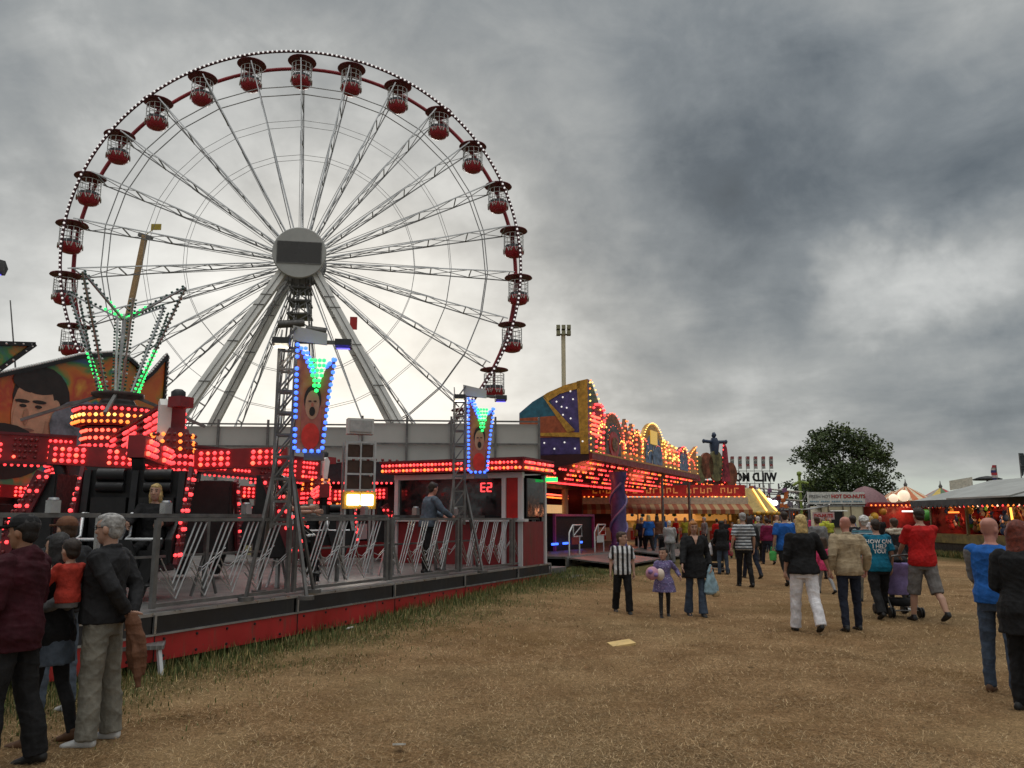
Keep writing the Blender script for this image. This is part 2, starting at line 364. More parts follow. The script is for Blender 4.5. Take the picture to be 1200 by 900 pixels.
# ================================================================ giant wheel
def wheel():
    T=thing('giant_wheel','huge observation wheel with red gondolas, white bulbs round its rim and a round hub screen','ferris wheel',(-15.07,56,0),.1524)
    Z=1.65+12.90144*1.4; RR=11.2226*1.4; wv=1.69*1.4/2; Cc=Vector((0,0,Z)); n=27; off=R(92.3)
    rad=lambda a:Vector((math.cos(a),0,math.sin(a)))
    Yv=Vector((0,1,0))
    RIMR=mat('wheel_red_rim',(.30,.02,.03),.45,0,.2,.5)
    # lit rim nearest the crowd, red rim behind
    f=MB(); f.tube([Cc+rad(2*PI*i/162)*RR-Yv*wv for i in range(162)],.11,6,0,True)
    o=f.build('rim',mat('wheel_dark_rim',(.07,.015,.02),.5,0,.2,.6),T)
    b=MB()
    for i in range(300): b.ball(Cc+rad(2*PI*i/300)*RR-Yv*(wv+.1),.080)
    b.build('bulb_ring',lamp('wheel_bulb',(1,.97,.95),.62),o)
    f=MB(); f.tube([Cc+rad(2*PI*i/162)*RR+Yv*wv for i in range(162)],.15,6,0,True); f.build('rim',RIMR,T)
    for rr,sep,r_ in((13.35,.60,.040),(10.7,.50,.018),(8.05,.42,.018)):
        f=MB()
        for sgn in(-1,1): f.tube([Cc+rad(off+2*PI*i/n)*rr+Yv*sgn*sep for i in range(n)],r_,5,0,True)
        f.build('brace_ring',DARKF,T)
    LED=mat('wheel_bright_chord',(.72,.73,.75),.3,.4,.15,.6)
    for i in range(n):
        a=off+2*PI*i/n; d=rad(a); g=MB(); h=MB(); tn=Vector((-math.sin(a),0,math.cos(a)))
        P=lambda r,sg,dt=0.0:Cc+d*r+Yv*sg*(.35+(wv-.35)*max(0,(r-1.7))/(RR-1.7))+tn*dt
        for sg,M in((-1,h),(1,g)):
            M.bar(P(1.5,sg,-.02),P(RR-.45,sg,-.02),.075)
            g.bar(P(1.5,sg,.20),P(RR*.62,sg,.03),.035)
        for k,q in enumerate((.22,.40,.585,.77,.95)):
            r=RR*q; g.bar(P(r,-1),P(r,1),.075)
            r0=RR*(.22,.40,.585,.77)[k-1] if k else 1.7
            g.bar(P(r0,-1),P(r,1),.04); g.bar(P(r0,1),P(r,-1),.04)
        sp=g.build('spoke',DARKF,T); h.build('front_chord',LED,sp)
    # gondolas hang upright between the rims
    RED=mat('gondola_red',(.36,.022,.035),.4,0,.15,1.5); UND=mat('gondola_canopy_red',(.16,.018,.026),.5,0,.2,1.5); CAGE=mat('gondola_cage',(.75,.75,.74),.4,.4,.1,2)
    c0=MB(); c0.lathe([(.02,.10),(.5,.06),(1.0,-.06),(1.05,-.14),(.98,-.16),(.5,-.10),(.05,-.06)],20); c0.tube([(0,0,-.05),(0,0,-1.75)],.07,6)
    t0=MB(); t0.lathe([(.34,-2.16),(.58,-2.08),(.70,-1.88),(.735,-1.62),(.74,-1.54),(.70,-1.54),(.66,-1.70),(.3,-1.95)],14)
    k0=MB()
    for i in range(12):
        a=2*PI*i/12; x,y=.73*math.cos(a),.73*math.sin(a); k0.tube([(x,y,-1.54),(x,y,-.42)],.022,4)
    for z in(-.42,-.78,-1.14): k0.tube([(.73*math.cos(2*PI*i/16),.73*math.sin(2*PI*i/16),z) for i in range(16)],.024,4,0,True)
    e0=MB()
    for j in range(8):
        a0=2*PI*j/8
        pts=[(.765*math.cos(a0+x),.765*math.sin(a0+x),z) for x,z in((0,-1.56),(.13,-1.86),(.26,-1.60),(.39,-1.86),(.52,-1.56))]
        e0.tube(pts,.045,4)
    s0=MB(); s0.lathe([(.25,-1.75),(.62,-1.62),(.66,-1.30),(.60,-1.28),(.55,-1.55)],12,m=0)
    proto=None
    for i in range(n):
        a=off+2*PI*i/n; p=Cc+rad(a)*(RR+.02)
        if proto is None:
            proto=t0.build('gondola',RED,T,p); c0.build('canopy',[UND],proto); k0.build('cage',CAGE,proto); e0.build('emblem',WHITE,proto); s0.build('bench',mat('gondola_seat',(.10,.10,.11),.5),proto)
        else: dup(proto,T,p)
    # hub
    hb=MB(); hb.lathe([(1.55,0),(1.84,.05),(1.84,.18),(1.78,.22)],48,(0,-1.75,Z+.14),(0,-1,0))
    hub=hb.build('hub_disc',mat('hub_grey',(.40,.40,.385),.5,0,.08,.8),T)
    sb=MB(); sb.box(-1.47,-2.02,Z-.62,1.47,-1.975,Z+.86); sb.build('screen',mat('dark_screen',(.055,.052,.050),.35,0,.08,1),hub)
    fr=MB()
    for A,B in(((-1.5,.89),(1.5,.89)),((-1.5,-.65),(1.5,-.65)),((-1.5,-.65),(-1.5,.89)),((1.5,-.65),(1.5,.89))): fr.bar((A[0],-2.0,Z+A[1]),(B[0],-2.0,Z+B[1]),.05)
    fr.build('screen_frame',STEELD,hub)
    ax=MB(); ax.lathe([(.75,-1.55),(.75,1.9)],24,(0,0,Z),(0,1,0)); ax.lathe([(1.7,-.45),(1.7,-.30)],32,(0,0,Z),(0,1,0)); ax.lathe([(1.7,.30),(1.7,.45)],32,(0,0,Z),(0,1,0)); ax.build('axle',DARKF,T)
    LEG=mat('wheel_leg_grey',(.80,.79,.76),.5,.1,.14,.45)
    for sx in(-1,1):
        for y0,y1,fx in((-1.15,-3.2,11.6),(1.15,4.2,9.9 if sx<0 else 11.2)):
            l=MB(); l.bar((sx*.85,y0,Z-.6),(sx*fx,y1,.15),.62,.60,up=(0,1,0)); ob=l.build('leg',LEG,T)
            tr=MB(); A=Vector((sx*.85,y0-.31,Z-.6)); B=Vector((sx*fx,y1-.31,.15)); dd=(B-A)
            for q in(.12,.16,.30,.45,.6,.75,.9): tr.bar(A+dd*q-Vector((.36,0,0)),A+dd*q+Vector((.36,0,0)),.07,.05)
            tr.bar(A-Vector((0,.03,0)),B-Vector((0,.03,0)),.04,.04)
            tr.build('bracing',STEELD,ob)
            ft=MB(); ft.box(sx*fx-1,y1-1,-.02,sx*fx+1,y1+1,.3); ft.build('footplate',STEELD,ob)
    # dark service tower under the hub
    tw=MB()
    for x in(-1.0,1.0):
        for y in(-.6,1.2): tw.bar((x*.55,y,Z-1.4),(x*1.6,y*1.6,.2),.11)
    for i in range(3):
        z=Z-2.0-i*.95; ww=.72+.05*i
        tw.box(-ww,-.8,z-.06,ww,1.3,z+.06)
        tw.bar((-ww,-.82,z),(ww,-.82,z-1.05),.08); tw.bar((ww,-.82,z),(-ww,-.82,z-1.05),.08)
        for x in(-.8,-.4,0,.4,.8): tw.bar((x,-.85,z),(x,-.85,z+.7),.05)
    tw.lathe([(.28,-.9),(.28,.9)],12,(-.45,-.9,Z-4.7),(1,0,.1)); tw.lathe([(.25,-.7),(.25,.7)],12,(1.25,-.9,Z-5.1),(1,0,-.1))
    tw.build('service_tower',STEELD,T)
    bs=MB(); bs.box(-12.4,-3.8,.0,12.4,-2.6,.5); bs.box(-12.4,3.6,0,12.4,4.8,.5); bs.build('base_beams',STEELD,T)
    mk=MB(); mk.box(3.6,-1.9,Z-5.2,4.1,-1.84,Z-4.3); mk.build('leg_mark',REDP,T)
wheel()
# ================================================================ the twister ride on its platform
DECK=.62
def L1(p):   # world point -> ride frame
    q=Vector(p)-C1; return Vector((q.dot(D1),q.dot(N1),p[2]))
def W1(x,y,z=0.0): return C1+D1*x+N1*y+Vector((0,0,z))
def treadplate():
    m=bpy.data.materials.new('tread_plate'); m.use_nodes=True; b=NB(m.node_tree); pb=m.node_tree.nodes['Principled BSDF']
    P=coords(b); sp=b.n('ShaderNodeSeparateXYZ'); b.put(sp.inputs[0],P)
    u=b.math('ADD',sp.outputs[0],sp.outputs[1]); v=b.math('SUBTRACT',sp.outputs[0],sp.outputs[1])
    h=b.math('MULTIPLY',b.math('SINE',b.math('MULTIPLY',u,55)),b.math('SINE',b.math('MULTIPLY',v,55)))
    seam=b.math('MINIMUM',b.math('ABSOLUTE',b.math('SUBTRACT',b.math('FRACT',b.math('ADD',b.math('DIVIDE',sp.outputs[0],1.5),50.2)),.5)),b.math('ABSOLUTE',b.math('SUBTRACT',b.math('FRACT',b.math('ADD',b.math('DIVIDE',sp.outputs[1],1.2),50.2)),.5)))
    c=b.ramp(b.noise(P,1.4,6,.6),[(.3,(.10,.098,.095)),(.7,(.23,.227,.22))])
    c=b.mix(b.mr(h,.55,.9,0,.35),c,(.5,.5,.49)); c=b.mix(b.mr(seam,0,.012,.8,0),c,(.03,.03,.03))
    b.put(pb.inputs['Base Color'],c); pb.inputs['Metallic'].default_value=.5; pb.inputs['Roughness'].default_value=.42
    bp=b.n('ShaderNodeBump'); bp.inputs['Strength'].default_value=.5; bp.inputs['Distance'].default_value=.01; b.put(bp.inputs['Height'],h); m.node_tree.links.new(bp.outputs[0],pb.inputs['Normal'])
    return m
TREAD=treadplate()
def platform():
    T=thing('ride_platform','raised tread plate ride platform with a red and black skirt','platform',C1,A1)
    d=MB(); d.box(-7.4,-6.5,DECK-.05,6.5,6.6,DECK); d.build('deck',TREAD,T)
    f=MB(); f.box(-6.2,-6.56,.10,6.5,-6.44,.37); f.box(6.44,-6.4,.10,6.56,6.5,.37); [f.box(-4.72+2.35*i-.006,-6.566,.10,-4.72+2.35*i+.006,-6.561,.37,1) for i in range(5)]; [f.lathe([(.018,0),(.014,.012)],6,(-6.0+.47*i,-6.56,z_),(0,-1,0),1) for i in range(27) for z_ in(.15,.33)]; f.build('red_fascia',[dirty('fascia_red',(.40,.018,.016),(.10,.065,.04)),BLACK],T)
    k=MB()
    for i in range(5):
        x0=-4.72+2.35*i; x1=min(x0+2.32,6.42); k.box(x0+.03,-6.545,.395,x1-.03,-6.50,.585)
    k.box(-6.2,-6.545,.395,-4.76,-6.50,.585); k.box(6.47,-6.4,.395,6.52,6.5,.585); k.build('black_skirt',dirty('skirt_black',(.014,.013,.014),(.035,.03,.026)),T)
    e=MB(); e.bar((-6.2,-6.53,.60),(6.5,-6.53,.60),.05,.035); e.bar((-6.2,-6.56,.385),(6.5,-6.56,.385),.03,.02)
    for i in range(6): x=-4.73+2.35*i; x=min(x,6.45); e.bar((x,-6.56,.385),(x,-6.56,.60),.03,.03)
    e.build('edge_trim',STEEL,T)
    for x in(-5.6,-3,-.4,2.2,4.8):
        j=MB(); j.tube([(x,-6.0,-.05),(x,-6.0,.3)],.045,8); j.lathe([(.13,-.05),(.13,0.0)],10,(x,-6,0.0)); j.build('jack_leg',STEELD,T)
    u=MB(); u.box(-6.3,-6.3,.22,6.3,-6.2,.56); u.box(-6.3,-3.6,.2,6.3,-3.4,.5); u.build('under_frame',BLACK,T)
platform()
def fence_panels():
    """silver lightning-bolt fence panels along the front edge"""
    def panel(L):
        g=MB(); h=.98; z0=DECK+.03
        for x in(0,L): g.bar((x,0,z0),(x,0,z0+h),.055)
        for z in(z0+.03,z0+h): g.bar((0,0,z),(L,0,z),.05,.04)
        g.bar((L*.5,.02,z0),(L*.5,.02,z0+h),.03) if L<1.6 else None
        return g
    def zig(L,k0):
        g=MB(); z0=DECK+.06; h=.93
        x=.10
        while x+.62<L:
            for o in(0,.085,.17):
                p0=(x-.02,0,z0+h*.55-o*1.3); p1=(x+.16+o*.35,0,z0+.22-o); p2=(x+.46+o*1.0,0,z0+h-.01)
                if p1[2]<z0: p1=(p1[0],0,z0)
                g.tube([p0,p1],.008,5); g.tube([p1,p2],.0115,5)
                if o<.1: g.tube([(p2[0]-.06,.012,z0+h*.45),(p2[0]+.06,.012,z0+.30+o),(p2[0]+.42,.012,z0+.52+o)],.007,5)
            x+=.44
        return g
    names=['first chevron fence panel, at the open corner of the ride platform','chevron fence panel in front of the striped rider on the ride platform','chevron fence panel between the two picture towers','chevron fence panel by the ride operator','short chevron fence panel under the pay booth corner']
    for i in range(5):
        L=2.22 if i<4 else 1.35; x=-4.66+2.35*i
        T=thing('fence_panel',names[i],'fence',W1(x,-6.42),A1,'lightning bolt fence panels along the ride platform')
        panel(L).build('frame',STEELD,T); zig(L,i).build('chevron_bars',STEEL,T)
fence_panels()
def handrails():
    specs=[(-7.2,-4.9,-5.75,'handrail with round bars left of the open platform corner'),(-4.5,1.2,-5.55,'long handrail behind the chevron fence, near the silver lamp boxes'),(1.4,6.0,-5.55,'long handrail behind the chevron fence, near the pay booth')]
    for x0,x1,y,lab in specs:
        T=thing('handrail',lab,'handrail',W1((x0+x1)/2,y),A1,'inner handrails of the ride platform'); hl=(x1-x0)/2
        g=MB(); g.bar((-hl,0,DECK+1.06),(hl,0,DECK+1.06),.06,.05); g.bar((-hl,.0,DECK+.55),(hl,.0,DECK+.55),.03); g.build('rail',STEELD,T)
        k=max(2,round(hl*2/1.4))
        for i in range(k+1):
            x=-hl+2*hl*i/k; p=MB(); p.bar((x,0,DECK),(x,0,DECK+1.05),.05)
            p.bar((x-.22,.0,DECK+.02),(x,0,DECK+.62),.028); p.bar((x+.22,.0,DECK+.02),(x,0,DECK+.62),.028)
            p.build('post',STEEL if i%2==0 else STEELD,T)
        for i in range(k):
            x=-hl+2*hl*(i+.5)/k; q=MB(); q.box(x-.055,-.05,DECK+1.085,x+.055,.05,DECK+1.22); q.lathe([(.06,1.225),(.05,1.25)],8,(x,0,DECK)); q.build('lamp_box',STEEL,T)
handrails()

def bulbgrid(mb,o,u,v,nu,nv,r,seq,back=None):
    """bulbs in a grid over the quad o,u,v (vectors), material picked by seq(i,j)"""
    o,u,v=Vector(o),Vector(u),Vector(v); nn=u.cross(v).normalized()
    for i in range(nu):
        for j in range(nv):
            if random.random()<.05: continue
            mb.ball(o+u*((i+.5)/nu)+v*((j+.5)/nv)+nn*r*.35,r*random.uniform(.82,1.06),seq(i,j))
def ride():
    T=thing('twister_ride','spinning ride with red lit arms, black seats and a fan of bulb lined struts','fairground ride',W1(0,.3),A1)
    RB=[LRED,LREDB,LYEL,UNLIT,LORG]
    # centre
    c=MB(); c.lathe([(1.3,DECK+.01),(1.15,1.5),(.92,2.5),(.85,2.98)],20); c.build('centre_shroud',BLACK,T)
    def tier(name,z0,z1,r,rows,colf):
        g=MB(); g.lathe([(r,z0),(r+.05,z0+.03),(r+.05,z1-.03),(r,z1)],8,sm=False); g.lathe([(r+.09,z1-.04),(r+.09,z1)],8,sm=False)
        o=g.build(name,MAROON,T); b=MB()
        for i in range(8):
            a0,a1=2*PI*i/8,2*PI*(i+1)/8; x,y=frame(Vector((0,0,1)),Vector((0,1,0)))
            p=lambda a,z:(x*math.cos(a)+y*math.sin(a))*(r+.07)+Vector((0,0,z))
            for j in range(rows):
                z=z0+(z1-z0)*(j+.5)/rows
                bulbrow(b,p(a0,z),p(a1,z),.115,.042,seq=colf(j,i))
        b.build('bulb_rows',RB,o)
    tier('upper_drum',3.45,3.84,.74,3,lambda j,i:[0] if j==2 else ([2,4] if j==1 else [4]))
    tier('lower_drum',2.98,3.43,.56,3,lambda j,i:[(0,1,1)[j]])
    f=MB(); f.lathe([(.5,3.84),(.35,3.95),(.30,4.05),(.5,4.1),(.5,4.16)],12); f.build('fan_base',STEELD,T)
    fan=MB(); fb=MB()
    for i in range(8):
        a=2*PI*(i+.35)/8; d=Vector((math.cos(a),math.sin(a),0)); tall=i%2==0; zt=6.35 if tall else 6.0; ro=1.34 if tall else .85
        A=d*.36+Vector((0,0,4.12)); B=d*ro+Vector((0,0,zt)); fan.bar(A,B,.042,.03); sd_=d.cross(Vector((0,0,1)))*.050
        for sg in(-1,1):
            n=26
            for k in range(n): fb.ball(A+(B-A)*((k+.5)/n)+sd_*sg,.028,1 if (i in(2,6,7) and k<11) else (2 if (i*7+k)%5==0 else 0))
        if tall:
            Cp=d*.05+Vector((0,0,5.72)); fan.bar(B,Cp,.045,.035)
            for k in range(11): fb.ball(B+(Cp-B)*((k+.5)/11)+Vector((0,0,.05)),.033,0 if k<7 else 1)
    fan.lathe([(.04,4.1),(.04,5.8)],8)
    fo=fan.build('fan_struts',STEEL,T); fb.build('fan_bulbs',[UNGRN,LGRN,mat('clear_bulb',(.5,.52,.5),.15)],fo)
    st=MB()
    for i in range(4):
        a=PI/4+PI/2*i; d=Vector((math.cos(a),math.sin(a),0)); st.bar(d*.35+Vector((0,0,4.1)),d*1.7+Vector((0,0,3.55)),.06)
    st.build('stay_bars',STEELD,T)
    # arms
    def arm(az,lift,sub0,scale=1.0,first=False):
        d=Vector((math.cos(az),math.sin(az),0)); s=Vector((-d.y,d.x,0)); Zv=Vector((0,0,1))
        A=d*.7+Zv*2.95; B=d*4.75+Zv*(2.72+lift)
        L=(B-A); up=L.normalized().cross(s)*-1 if L.normalized().cross(s).z<0 else L.normalized().cross(s)
        g=MB(); g.bar(A,B,.34,.50,up=(0,0,1)); 
        for q in(-.27,.27): g.bar(A+up*q*1.0,B+up*q*1.0,.40,.05,1,up=(0,0,1))
        o=g.build('arm',[REDD,MAROON],T)
        b=MB()
        for sg in(-1,1):
            for grp in range(7):
                q0=grp/7+.015; q1=(grp+.86)/7; lit=grp in(0,2,3,5,6)
                base=A+L*q0+s*sg*.18-up*.22
                u=L*(q1-q0); v=up*.44
                if sg>0: base=base+u; u=-u
                bulbgrid(b,base,u,v,5,4,.036,lambda i,j:(0 if lit else 3) if (i+j)%9 else 1)
        bulbrow(b,A-up*.31,B-up*.31,.11,.032,0)
        b.build('bulb_rows',RB,o)
        # end plate + motor
        e=MB(); e.prism([(-.05,-.34),(.05,-.34),(.10,.24),(.03,.34),(-.05,.30)],B+d*.10-s*.085,d,up,.17); ob=e.build('end_plate',WHITE,o)
        m_=MB(); m_.lathe([(.09,0),(.11,.04),(.11,.20),(.06,.24)],12,B+d*.18+up*.26,up); m_.box(*(B+d*.34+Zv*.20-Vector((.13,.13,0))),*(B+d*.34+Zv*.36+Vector((.13,.13,0))),1); m_.build('motor',[BLACK,REDD],o)
        # spinner block
        H=Vector((B.x,B.y,0)); zt=B.z-.22
        p=MB(); p.lathe([(.30,zt-.62),(.34,zt-.56),(.30,zt-.2),(.22,zt+.12)],8,H,sm=False); p.lathe([(.42,zt-.64),(.42,zt-.70)],8,H,sm=False); so_=p.build('spinner_hub',MAROON,T)
        pb_=MB()
        for i in range(8):
            a=2*PI*(i+.5)/8; x,y=frame(Zv,Vector((0,1,0))); ra=(x*math.cos(a)+y*math.sin(a)); tn=Zv.cross(ra)
            for j in range(6):
                z=zt-.54+j*.11; r=.345-.016*max(0,j-3)
                for k in(-1,0,1): pb_.ball(H+ra*r+tn*k*.085+Zv*z,.034,0 if j<3 else (3 if k else 4))
        pb_.build('bulb_rows',RB,so_)
        for k in range(4):
            a=sub0+PI/2*k; e_=Vector((math.cos(a),math.sin(a),0)); n_=Vector((-e_.y,e_.x,0))
            P0=H+e_*.36+Zv*(zt-.36); P1=H+e_*1.75+Zv*(zt-.30)
            q=MB(); q.bar(P0,P1,.22,.30); sa=q.build('cross_arm',REDD,T)
            bb=MB()
            for sg in(-1,1):
                for gq0,gq1,lit in((.04,.40,True),(.60,.96,True)):
                    base=P0+(P1-P0)*gq0+n_*sg*.115-Zv*.13; u=(P1-P0)*(gq1-gq0); v=Zv*.26
                    if sg>0: base=base+u; u=-u
                    bulbgrid(bb,base,u,v,5,3,.036,lambda i,j:1 if (i*3+j)%5==0 else 0)
            bb.build('bulb_panel',RB,sa)
            seat(H+e_*1.75,zt-.62,a+PI/2,k)
    def seat(p,ztop,rz,k):
        """two-seat black pod hanging from a cross arm: local x across, local y backward"""
        S=MB(); M=Matrix.Translation((p.x,p.y,0))@Matrix.Rotation(rz,4,'Z')
        def tb(mb):
            mb.v=[tuple(M@Vector(v)) for v in mb.v]; return mb
        zb=DECK+.46
        S.box(-.62,.10,zb,.62,.36,ztop); S.box(-.60,-.42,zb-.02,.60,.12,zb+.16)
        for x in(-.6,0,.6): S.prism([(-.40,0),(.34,0),(.34,ztop-zb),(.05,ztop-zb),(-.02,.62),(-.42,.30)],(x-.04,0,zb),(0,1,0),(0,0,1),.08)
        for x in(-.3,.3):
            S.tube([(x-.17,.06,ztop-.06),(x+.17,.06,ztop-.06)],.085,10); S.tube([(x-.17,.05,ztop-.22),(x+.17,.05,ztop-.22)],.075,8); S.box(x-.22,.0,zb+.2,x+.22,.1,ztop-.36)
        S.tube([(0,.2,ztop-.05),(0,.12,ztop+.18)],.09,8)
        o=tb(S).build('seat',BLACK,T)
        for x in(-.3,.3):
            l=MB(); l.tube([(x-.24,.05,zb+.62),(x-.24,-.16,zb+.63),(x-.24,-.20,zb+.34),(x-.22,-.40,zb+.30),(x+.22,-.40,zb+.30)],.022,7); tb(l).build('lap_bar',SILV,o)
        tr=MB()
        for x in(-.69,.69):
            pts=[(x,-.28+.48*t,zb+.1+(ztop-zb-.15)*t**.8) for t in np.linspace(0,1,14)]
            tr.bar((x,-.30,zb-.05),(x,.20,ztop+.02),.05,.20,0,up=(0,1,0))
            for i_,(xx,yy,zz) in enumerate(pts):
                for dy in(-.05,.05): tr.ball((xx+(.03 if x>0 else -.03),yy+dy,zz),.030,1 if (i_+k)%3==0 else 2)
                for dx in(0,): tr.ball((xx+dx,yy-.11,zz),.026,1 if (i_+k)%2 else 2)
        tb(tr).build('bulb_trim',[MAROON,LRED,UNLIT],o)
        v=MB()
        for x in(-.3,.3):
            v.prism([(-.27,.70),(-.13,.70),(0,.34),(.13,.70),(.27,.70),(.06,-.02),(-.06,-.02)],(x,-.46,DECK+.06),(1,0,0),(0,0,1),.07)
        tb(v).build('leg_divider',BLACK,o)
    sg=A1
    for az,lift,sub in((-54,.40,8),(46,.05,20),(132,.1,55),(-145,.25,30)):
        arm(R(az)-sg,lift,R(sub)-sg)
ride()

def picture_material(name,kind):
    """a printed panel: airbrushed colours on the flat sheet itself"""
    m=bpy.data.materials.new(name); m.use_nodes=True; b=NB(m.node_tree); pb=m.node_tree.nodes['Principled BSDF']
    P=coords(b); n=b.noise(P,.55 if kind=='mural' else 3,4,.5,1.0); n2=b.noise(b.vec('ADD',P,(9,3,5)),.8 if kind=='mural' else 4,3,.5,1.2)
    if kind=='mural':
        c=b.ramp(n,[(.28,(.05,.02,.06)),(.38,(.03,.06,.28)),(.46,(.05,.22,.06)),(.53,(.50,.15,.015)),(.62,(.42,.05,.02)),(.74,(.60,.33,.04))])
        c=b.mix(b.mr(n2,.5,.68,0,.8),c,(.48,.12,.02))
    else:
        c=b.ramp(n,[(.3,(.22,.04,.02)),(.5,(.40,.12,.04)),(.7,(.45,.20,.08))])
    b.put(pb.inputs['Base Color'],c); pb.inputs['Roughness'].default_value=.35; return m
SKINP=mat('printed_skin',(.50,.27,.17),.4,0,.18,3); HAIRP=mat('printed_hair',(.02,.012,.01),.4,0,.3,3)
SKIND=mat('printed_skin_shade',(.22,.10,.07),.4,0,.2,3); GREYPR=mat('printed_grey',(.16,.17,.20),.4,0,.4,4); REDPR=mat('printed_red',(.5,.05,.02),.4,0,.3,3)
def ellp(cx,cz,rx,rz,n=20,a0=0,a1=2*PI): return [(cx+rx*math.cos(a0+(a1-a0)*i/n),cz+rz*math.sin(a0+(a1-a0)*i/n)) for i in range(n)]
def mural():
    m=picture_material('airbrushed_mural','mural')
    def board(name,label,x0,x1,topf,z0,y,face=True):
        T=thing(name,label,'painted panel',W1(x0,y),A1,'painted picture boards behind the ride')
        L=x1-x0; n=24; top=[(L*i/n,topf(i/n)) for i in range(n+1)]
        g=MB(); g.prism([(0,z0)]+[(L,z0)]+top[::-1],(0,0,0),(1,0,0),(0,0,1),.10); g.build('board',m,T)
        b=MB(); k=MB()
        for i in range(n):
            (xa,za),(xb,zb)=top[i],top[i+1]; k.bar((xa,-.10,za),(xb,-.10,zb),.16,.10)
            for q in(.12,.37,.62,.87): b.ball((xa+(xb-xa)*q,-.13,za+(zb-za)*q+.08),.05)
        for i in range(30): b.ball((L+.04,-.13,z0+(top[-1][1]-z0)*(i+.5)/30),.05)
        k.bar((L+.0,-.1,z0),(L,-.1,top[-1][1]),.1)
        e=k.build('edge_strip',BLACK,T); b.build('bulb_row',mat('frosted_bulb',(.6,.6,.58),.3),e)
        fr=MB(); 
        for q in(.1,.5,.9): fr.bar((L*q,.16,DECK),(L*q,.16,z0+1.6),.1)
        fr.build('support_frame',STEELD,T)
        cl=MB(); cl.box(0,.02,DECK,L,.10,z0-.01); cl.build('shade_backdrop',BLACKP,T)  # black sheet added below the mural to stand for the deep shade there
        return T
    T=board('mural_board','big orange and green airbrushed mural with a painted dark haired face behind the ride',.0,6.4,lambda t:float(np.interp(t,[0,.34,.55,.71,.82,.88,1],[4.7,5.55,6.1,6.35,6.25,5.7,6.65])),2.3,6.45)
    # painted face, flat print laid 4 mm proud of the board
    f=MB(); o=(0,-.105,0)
    for d,(poly,mi) in enumerate(((ellp(2.25,3.0,1.2,.62,18),1),(ellp(3.22,4.55,.80,.86),1),(ellp(3.62,4.30,.14,.26),0),(ellp(3.02,4.10,.60,1.0),0),(ellp(3.10,4.98,.72,.34,18),1),(ellp(3.36,3.55,.40,.42,14),5),(ellp(2.90,3.95,.44,.72),0),(ellp(2.68,4.42,.20,.05,12),1),(ellp(3.14,4.44,.20,.05,12),1),(ellp(2.70,4.30,.10,.045,10),1),(ellp(3.12,4.31,.10,.045,10),1),(ellp(2.80,4.02,.08,.22,12),5),(ellp(2.86,3.68,.20,.045,12),2),(ellp(4.4,3.9,.95,.75,18),3),(ellp(1.2,4.1,.8,.55,18),4),(ellp(2.25,3.3,.9,.5,16),1))):
        f.prism(poly,(-.75,-.102-.004*(d+1),.22),(1,0,0),(0,0,1),.003,mi)
    f.build('painted_face',[SKINP,HAIRP,SKIND,GREYPR,REDPR,mat('printed_skin_mid',(.36,.18,.11),.4,0,.2,3)],T)
    # pointed board further left, only its tip in view
    tp=L1(at(37,404,19.0)); T=thing('mural_board','pointed tip of an orange mural board against the sky at the far left','painted panel',W1(tp.x,tp.y),A1,'painted picture boards behind the ride')
    P=[(0,tp.z),(-4.2,tp.z-.7),(-4.2,1.9),(-1.5,1.9),(-1.0,tp.z-.95)]
    g=MB(); g.prism(P,(0,0,0),(1,0,0),(0,0,1),.1); g.build('board',m,T)
    e=MB(); b=MB()
    for a,c in((P[0],P[1]),(P[4],P[0])): e.bar((a[0],-.1,a[1]),(c[0],-.1,c[1]),.12,.1); bulbrow(b,(a[0],-.13,a[1]),(c[0],-.13,c[1]),.2,.045)
    eo=e.build('edge_strip',BLACK,T); b.build('bulb_row',mat('frosted_bulb',(.6,.6,.58),.3),eo)
    fr=MB(); fr.bar((-2.5,.16,DECK),(-2.5,.16,tp.z-1.2),.1); fr.bar((-3.8,.16,DECK),(-3.8,.16,tp.z-1.2),.1); fr.build('support_frame',STEELD,T)
mural()

